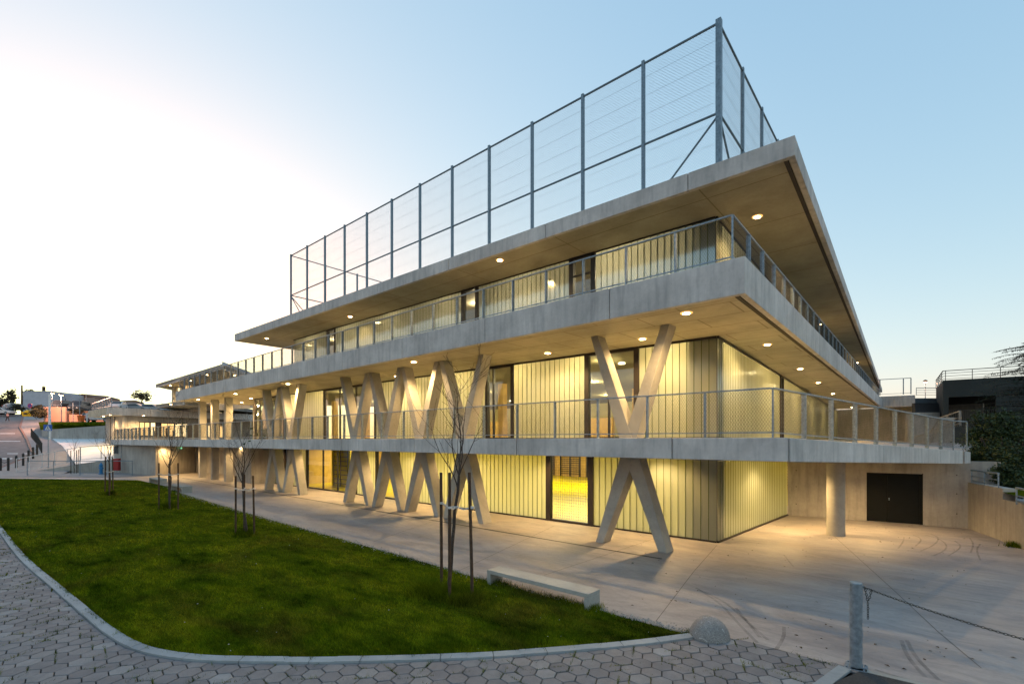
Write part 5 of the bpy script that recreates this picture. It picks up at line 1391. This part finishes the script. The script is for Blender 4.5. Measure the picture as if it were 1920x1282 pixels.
# vehicles --------------------------------------------------------------------
def car(name, loc, rz, body, label, kind='car', group='parked cars'):
    root = empty(name, loc, label, 'van' if kind == 'van' else 'car', group, rz)
    if kind == 'van': L, Wd, prof, glass = 4.8, 1.9, [(-2.4, .35), (-2.4, 1.2), (-2.25, 2.0), (-1.9, 2.1), (1.0, 2.1), (1.75, 1.3), (2.35, 1.0), (2.4, .35)], [(-2.0, 1.3), (-1.95, 1.85), (.9, 1.85), (1.5, 1.3)]
    else: L, Wd, prof, glass = 4.2, 1.75, [(-2.05, .35), (-2.1, .85), (-1.85, 1.05), (-1.35, 1.45), (.2, 1.5), (1.0, 1.0), (1.9, .85), (2.1, .6), (2.08, .35)], [(-1.65, 1.02), (-1.25, 1.36), (.15, 1.40), (.8, 1.0)]
    n = len(prof); b = MB(); w = Wd / 2
    def inset(z): return .0 if z < 1.02 else (z - 1.02) * .22
    b.add([(x, -w + inset(z), z) for x, z in prof] + [(x, w - inset(z), z) for x, z in prof], [tuple(range(n)), tuple(range(2 * n - 1, n - 1, -1))] + [(i, n + i, n + (i + 1) % n, (i + 1) % n) for i in range(n)])
    b.build('body', body, root, local=True, bevel=.05)
    for s in (-1, 1):
        g = MB(); g.add([(x, s * (w - inset(z) + .012), z) for x, z in glass], [tuple(range(len(glass)))]); g.build('side_window', M['dglass'], root, local=True)
    if kind == 'van': rw_ = [(-2.41, 1.25), (-2.29, 1.85)]; fw_ = [(1.78, 1.32), (1.08, 2.02)]
    else: rw_ = [(-1.84, 1.09), (-1.40, 1.43)]; fw_ = [(.97, 1.04), (.26, 1.47)]
    for (p, q), nm_ in ((rw_, 'rear_window'), (fw_, 'windscreen')):
        ox = .02 if nm_ == 'windscreen' else -.02; a1, a2 = w - inset(p[1]) - .12, w - inset(q[1]) - .12
        MB().add([(p[0] + ox, -a1, p[1] + .01), (p[0] + ox, a1, p[1] + .01), (q[0] + ox, a2, q[1] + .01), (q[0] + ox, -a2, q[1] + .01)], [(0, 1, 2, 3)]).build(nm_, M['dglass'], root, local=True)
    for x in (-L * .31, L * .31):
        for s in (-1, 1):
            t = MB().tube((x, s * (w - .2), .33), (x, s * (w + .01), .33), .33, n=16).build('wheel', M['rubber'], root, local=True)
            MB().tube((x, s * (w - .0), .33), (x, s * (w + .02), .33), .2, n=12).build('rim', M['zinc'], t, local=True)
    for s in (-1, 1):
        MB().box(L / 2 - .12, L / 2 + .01, s * (w - .35) - .15, s * (w - .35) + .15, .62, .76).build('headlight', M['white'], root, local=True)
        MB().box(-L / 2 - .02, -L / 2 + .08, s * (w - .22) - .1, s * (w - .22) + .1, .75, 1.0).build('tail_light', M['red'], root, local=True)
    return root
cw = plain('car_white', (.62, .60, .60), .3, 0, .03); cs_ = plain('car_silver', (.30, .33, .36), .3, .3, .03); cd = plain('car_dark', (.035, .035, .04), .25, 0, .03); cbl = plain('car_blue', (.12, .22, .30), .3, 0, .03)
rz0 = math.atan2(SS, CC)   # across the view
def facing(k): return rz0 + k
def at(px, py, d): return Q(px, py, d)
car('parked_car', at(6, 777.5, 103), facing(.05), cw, 'white car at the left edge on the upper road')
car('parked_car', at(31, 769, 106), facing(1.25), cs_, 'silver car parked under the trees left of the utility pole')
car('parked_van', at(117, 771, 93), facing(-1.35), cd, 'dark van with rear window behind the salmon wall', 'van', 'parked vans')
car('parked_van', at(149.5, 772, 94), facing(-1.25), cd, 'dark van right of the other van above the stone wall', 'van', 'parked vans')
for i, (px_, py_, d, r_, m_, lab) in enumerate([(221, 768, 88, -1.2, cw, 'white car nearest the slanted stair screen above the annex roof'), (256, 771, 92, .3, cs_, 'silver car in the middle above the annex roof'), (286, 772.5, 94, .3, cs_, 'silver car second from the right above the annex roof'),
                                                (310, 774, 96, .3, cbl, 'blue car farthest right above the annex roof')]):
    car('parked_car', at(px_, py_, d), facing(r_), m_, lab)
car('parked_car', at(166, 791, 82), facing(-.9), cd, 'dark car below the salmon wall beside the orange bin')
car('parked_car', at(187, 791, 81), facing(.2), cw, 'pale car just left of the annex roof corner')
# containers and bins
yb = Q(56, 781.5, 95); yr = empty('recycling_container', yb, 'yellow recycling container at the top of the pavement', 'container', rz=rz0)
MB().hexa([(-.9, -.6, .1), (.9, -.6, .1), (.9, .6, .1), (-.9, .6, .1), (-1.05, -.7, 1.0), (1.05, -.7, 1.0), (1.05, .7, 1.0), (-1.05, .7, 1.0)]).build('body', M['yellow'], yr, local=True, bevel=.05)
MB().lathe((0, 0, .98), [(1.0, 0), (.9, .25), (.5, .42), (.05, .45)], 16, 1, .68).build('lid', M['yellow'], yr, local=True)
MB().box(-.5, .1, -.73, -.69, .45, .8).build('opening', M['black'], yr, local=True)
ob = Q(152, 790.5, 79); orr = empty('orange_bin', ob, 'orange wheeled bin in front of the low salmon wall', 'bin', rz=rz0)
MB().hexa([(-.25, -.3, .05), (.25, -.3, .05), (.25, .3, .05), (-.25, .3, .05), (-.32, -.36, .95), (.32, -.36, .95), (.32, .36, .95), (-.32, .36, .95)]).build('body', M['orange'], orr, local=True)
MB().box(-.36, .36, -.4, .4, .96, 1.06).build('lid', M['orange'], orr, local=True)
wp2 = Q(163, 791, 78); tag(MB().tube(wp2, (wp2[0], wp2[1], wp2[2] + 1.4), .08).box(wp2[0] - .12, wp2[0] + .12, wp2[1] - .12, wp2[1] + .12, wp2[2] + 1.4, wp2[2] + 1.46).build('white_post', M['white'], loc=wp2), 'short white post right of the orange bin', 'post')
# round no parking sign
rs = Q(56.5, 770, 88); rr_ = empty('no_parking_sign', rs, 'round blue sign with red rim beside the yellow container', 'road sign')
MB().tube(rs, (rs[0], rs[1], zat(757, 88)), .05).build('pole', M['zinc_dull'], rr_)
def disc(c, r, dep, n=24): return [(r * math.cos(2 * math.pi * i / n), r * math.sin(2 * math.pi * i / n)) for i in range(n)]
cz = (rs[0], rs[1], zat(760.5, 88)); m_ = MB(); plate(m_, cz, disc(cz, .42, 0), .06, .02); m_.build('rim', M['red'], rr_)
m_ = MB(); plate(m_, cz, disc(cz, .32, 0), .066, .004); m_.build('face', plain('sign_face_blue', (.02, .05, .30), .4), rr_)
m_ = MB(); plate(m_, cz, [(-.26, .20), (-.20, .26), (.26, -.20), (.20, -.26)], .072, .004); m_.build('bar', M['red'], rr_)
# walker by the road
def walker(px, py, d):
    f = Q(px, py, d); h = 1.75; root = empty('person', f, 'person in pale pink top and dark trousers walking up the road', 'person', rz=rz0)
    def skin(name, verts, edges, radii, mat):
        me = bpy.data.meshes.new(name); me.from_pydata(verts, edges, []); me.materials.append(mat)
        o = bpy.data.objects.new(name, me); COL.objects.link(o); o.parent = root
        sk = o.modifiers.new('skin', 'SKIN'); 
        for v, r_ in zip(me.skin_vertices[0].data, radii): v.radius = (r_, r_)
        me.skin_vertices[0].data[0].use_root = True
        s2_ = o.modifiers.new('sub', 'SUBSURF'); s2_.levels = 1; s2_.render_levels = 2
        return o
    V = [(0, 0, .95), (0, 0, 1.2), (0, 0, 1.42), (0, 0, 1.52), (0.02, 0, 1.62), (0.02, 0, 1.73), (0, .17, 1.38), (-.1, .22, 1.12), (.02, .2, .9), (0, -.17, 1.38), (.12, -.22, 1.12), (.22, -.2, .92),
         (.0, .09, .9), (.14, .09, .5), (.22, .09, .08), (.34, .09, .04), (0, -.09, .9), (-.08, -.09, .5), (-.26, -.09, .12), (-.16, -.09, .05)]
    E = [(0, 1), (1, 2), (2, 3), (3, 4), (4, 5), (2, 6), (6, 7), (7, 8), (2, 9), (9, 10), (10, 11), (0, 12), (12, 13), (13, 14), (14, 15), (0, 16), (16, 17), (17, 18), (18, 19)]
    Rr = [.14, .14, .15, .055, .09, .08, .06, .045, .035, .06, .045, .035, .09, .065, .045, .035, .09, .065, .045, .035]
    skin('body', V, E, Rr, plain('skin', (.35, .2, .14), .6))
    skin('top', V[:3] + [V[6], V[7], V[9], V[10]], [(0, 1), (1, 2), (2, 3), (3, 4), (2, 5), (5, 6)], [.165, .16, .165, .075, .06, .075, .06], plain('pink_top', (.55, .33, .34), .8))
    skin('trousers', [V[0], V[12], V[13], V[14], V[16], V[17], V[18]], [(0, 1), (1, 2), (2, 3), (0, 4), (4, 5), (5, 6)], [.155, .105, .08, .06, .105, .08, .06], plain('dark_trousers', (.05, .04, .045), .8))
walker(14, 790, 92)

# ================================================================== RIGHT SIDE
# retaining wall on the right with step
ra, rb_, rc_ = gp(1815, 990), gp(1880, 1014), gp(1925, 1032); rd = (rc_[0] + (rc_[0] - rb_[0]) * 6, rc_[1] + (rc_[1] - rb_[1]) * 6)
rw_ = MB().wallseg(rb_, ra, -.35, 0, 1.83).wallseg(rd, rb_, -.35, 0, 1.45); 
tag(rw_.build('retaining_wall', M['wall'], loc=(*ra, 0)), 'stepped concrete retaining wall at the right edge of the plaza', 'wall')
sheet([(*ra, 1.7), (*rb_, 1.7), (*rd, 1.35), (16, 12, 1.6), (16, 30, 2.2), (2.6, 27, 1.9)], 'planting_bed', M['soil'])
simple_rail('garden_railing', [(*gp(1822, 905, 1.83)[:2], 1.83), (*gp(1872, 914, 1.83)[:2], 1.83)], .50, [0, .5, 1], 'short pale three bar railing on the upper step of the right wall', 'zinc', mid=(.27,), bottom=.1, wide=.04)
simple_rail('garden_railing', [(*gp(1906, 945, 1.45)[:2], 1.45), (*gp(1975, 962, 1.45)[:2], 1.45)], .52, [0, .5, 1], 'short pale three bar railing at the right edge of the picture', 'zinc', mid=(.27,), bottom=.1, wide=.04)
# big shrub and conifer
def big_bush():
    c = XY(1885, 19.5); root = empty('large_shrub', (*c, 1.7), 'large dark leafy shrub spilling over the right retaining wall', 'shrub')
    mb = MB()
    for i, (px_, py_, d, r_) in enumerate([(1868, 845, 20, 1.0), (1900, 830, 20, 1.1), (1840, 820, 21, .6), (1880, 800, 20.5, .9), (1910, 870, 18.5, .9), (1860, 878, 19.5, .65), (1835, 858, 20, .5), (1905, 915, 17.5, .45), (1890, 895, 18, .5)]):
        foliage(mb, Q(px_, py_, d), (r_, r_, r_ * .8), 2600, .07, 40 + i)
    mb.build('foliage', M['leaf'], root)
    st = MB()
    for k in range(7): a = k * .9; st.tube((c[0], c[1], 1.7), (c[0] + math.cos(a) * .8, c[1] + math.sin(a) * .8, 3.6), .05, .02, n=6)
    st.build('stems', M['bark'], root)
big_bush()
def conifer():
    c = XY(1945, 24); root = empty('conifer_tree', (*c, 1.8), 'dark conifer with drooping feathery branches at the right edge', 'tree')
    MB().tube((*c, 1.5), (*c, 8.6), .18, .04, n=10).build('trunk', M['bark'], root)
    mb = MB(); wd = MB(); rnd = random.Random(77)
    for i in range(170):
        z = 3.4 + 4.9 * rnd.random(); L = (1.0 - (z - 3.4) / 7.5) * rnd.uniform(2.0, 3.1) + .5; a = rnd.uniform(0, 6.28)
        p = Vector((c[0], c[1], z)); n = 10; d = Vector((math.cos(a), math.sin(a), .28))
        for k in range(n):
            d = (d + Vector((rnd.uniform(-.06, .06), rnd.uniform(-.06, .06), -.055))).normalized(); q = p + d * L / n
            wd.tube(p, q, .014 * (1.2 - k / n), n=4, cap=False)
            for s in range(14):
                b = p.lerp(q, rnd.random()); sd = (d * .8 + Vector((rnd.uniform(-1, 1), rnd.uniform(-1, 1), rnd.uniform(-.5, .3)))).normalized() * rnd.uniform(.10, .30) * (1.15 - k / n * .6); w = sd.cross(Vector((0, 0, 1))).normalized() * .022
                mb.add([b - w, b + sd * .5 + w * 1.4, b + sd, b + w], [(0, 3, 2, 1)])
            p = q
    mb.build('needles', M['leaf_conifer'], root); wd.build('limbs', M['bark'], root)
conifer()
# dark garage building
g0, g1, gl = XY(1768, 45), XY(1990, 40.5), XY(1755, 52)
gar = empty('garage_building', (*g0, 3), 'dark grey flat roofed building with a wide black opening', 'building')
ztop = zat(713, 45); o0, d0_ = on_line(1776, g0, g1); o1, d1_ = on_line(1867, g0, g1); zo1, zo0 = zat(744.5, d0_), zat(800, d0_)
gb = MB(); gb.wallseg(g0, o0, .4, 2.0, ztop).wallseg(o1, g1, .4, 2.0, ztop).wallseg(o0, o1, .4, 2.0, zo0).wallseg(o0, o1, .4, zo1, ztop)
gb.wallseg(gl, g0, .4, 2.0, ztop); gb.build('wall', M['darkwall'], gar)
MB().prism([edge_in(g0, g1, .4)[0], edge_in(g0, g1, .4)[1], XY(1990, 60), XY(1762, 60)], ztop - .4, ztop - .05).build('roof', M['darkwall'], gar)
MB().wallseg(XY(1770, 52), XY(1900, 50), .2, 2.0, ztop - .4).build('inner_wall', M['black_void'], gar)
MB().prism([edge_in(g0, g1, .4)[0], edge_in(g0, g1, .4)[1], XY(1990, 60), XY(1762, 60)], zo0 - .3, zo0 - .02).build('floor', M['black_void'], gar)
gr_ = MB(); L = 16
for i in range(26): p = lerp(o0, o1, i / 25); gr_.bar((p[0], p[1], zo0), (p[0], p[1], zat(770, d0_)), .03, .03)
gr_.bar((*o0, zat(770, d0_)), (*o1, zat(770, d0_)), .05, .05); gr_.build('window_guard', M['frame'], gar)
simple_rail('roof_railing', [(*gl, ztop), (*g0, ztop), (*g1, ztop)], .88, lin(9), 'dark three bar railing on the roof of the garage building', 'black', mid=(.38, .64), bottom=.12, wide=.05)
# cabinets of wall, steps, and terrace block behind
tb = empty('terrace_block', (*XY(1645, 50), 7), 'small concrete terrace block behind the end of the upper balcony', 'building')
MB().wallseg(XY(1643, 52), XY(1716, 50), 6, 7.05, 8.2).build('block', M['fascia'], tb)
simple_rail('terrace_railing', [(*XY(1645, 50.5), 8.2), (*XY(1708, 49), 8.2)], 1.65, [.08, .78, 1], 'steel mesh railing on the small terrace block', 'zinc')
# stairs
st_ = MB()
for k in range(7): st_.wallseg(XY(1716, 47 + k * .4), XY(1762, 47 + k * .4), .4, 5.0, 6.3 + k * .17)
tag(st_.build('outdoor_steps', plain('dark_steps', (.06, .062, .066), .8), loc=(*XY(1716, 47), 5)), 'dark outdoor steps between the terrace block and garage building', 'steps')
MBw = MB().wallseg(XY(1700, 47), XY(1762, 46.5), .3, 2.5, 6.2); tag(MBw.build('stair_wall', M['wall'], loc=(*XY(1700, 47), 2.5)), 'concrete wall below the outdoor steps', 'wall')
tag(MB().wallseg(XY(1716, 52), XY(1768, 52), .3, 6.5, 8.05).build('parapet_wall', plain('parapet_grey', (.16, .17, .18), .85), loc=(*XY(1716, 52), 6.5)), 'grey parapet wall above the dark steps', 'wall')
simple_rail('stair_head_railing', [(*XY(1718, 50.5), zat(741, 50.5)), (*XY(1762, 50.5), zat(741, 50.5))], .78, [0, 1], 'three bar railing above the dark steps', 'zinc_dull', mid=(.3, .55), bottom=.05, wide=.05)
# wall behind the lower terrace
MB().wallseg(XY(1577, 60.5), XY(1702, 58), .3, 2.4, 7.05).build('terrace_wall', M['wall'], school)
dq = MB().wallseg(XY(1601, 59.6), XY(1629, 59.1), .08, 2.6, 5.35).build('terrace_door', M['dark_door'], school)
MB().wallseg(XY(1702, 46), XY(1790, 44.3), .3, 2.2, 5.6).build('terrace_wall', M['wall'], school)
# curved ramp balustrade behind
simple_rail('ramp_balustrade', [(*XY(1716, 38), 2.9), (*XY(1745, 33), 3.2), (*XY(1762, 30), 4.05), (*XY(1800, 28), 4.35)], .85, lin(9), 'pale curved ramp balustrade behind the lower terrace railing', 'wall', mid=(.3, .5), wide=.12)
# tuft by wall foot
c = gp(1905, 1025); blades('wall_foot_tuft', 0, near([(c[0], c[1], 1)], .12, 500), .16, .004, M['weed'], 'tuft of grass at the foot of the right wall', 'grass', zbase=0)
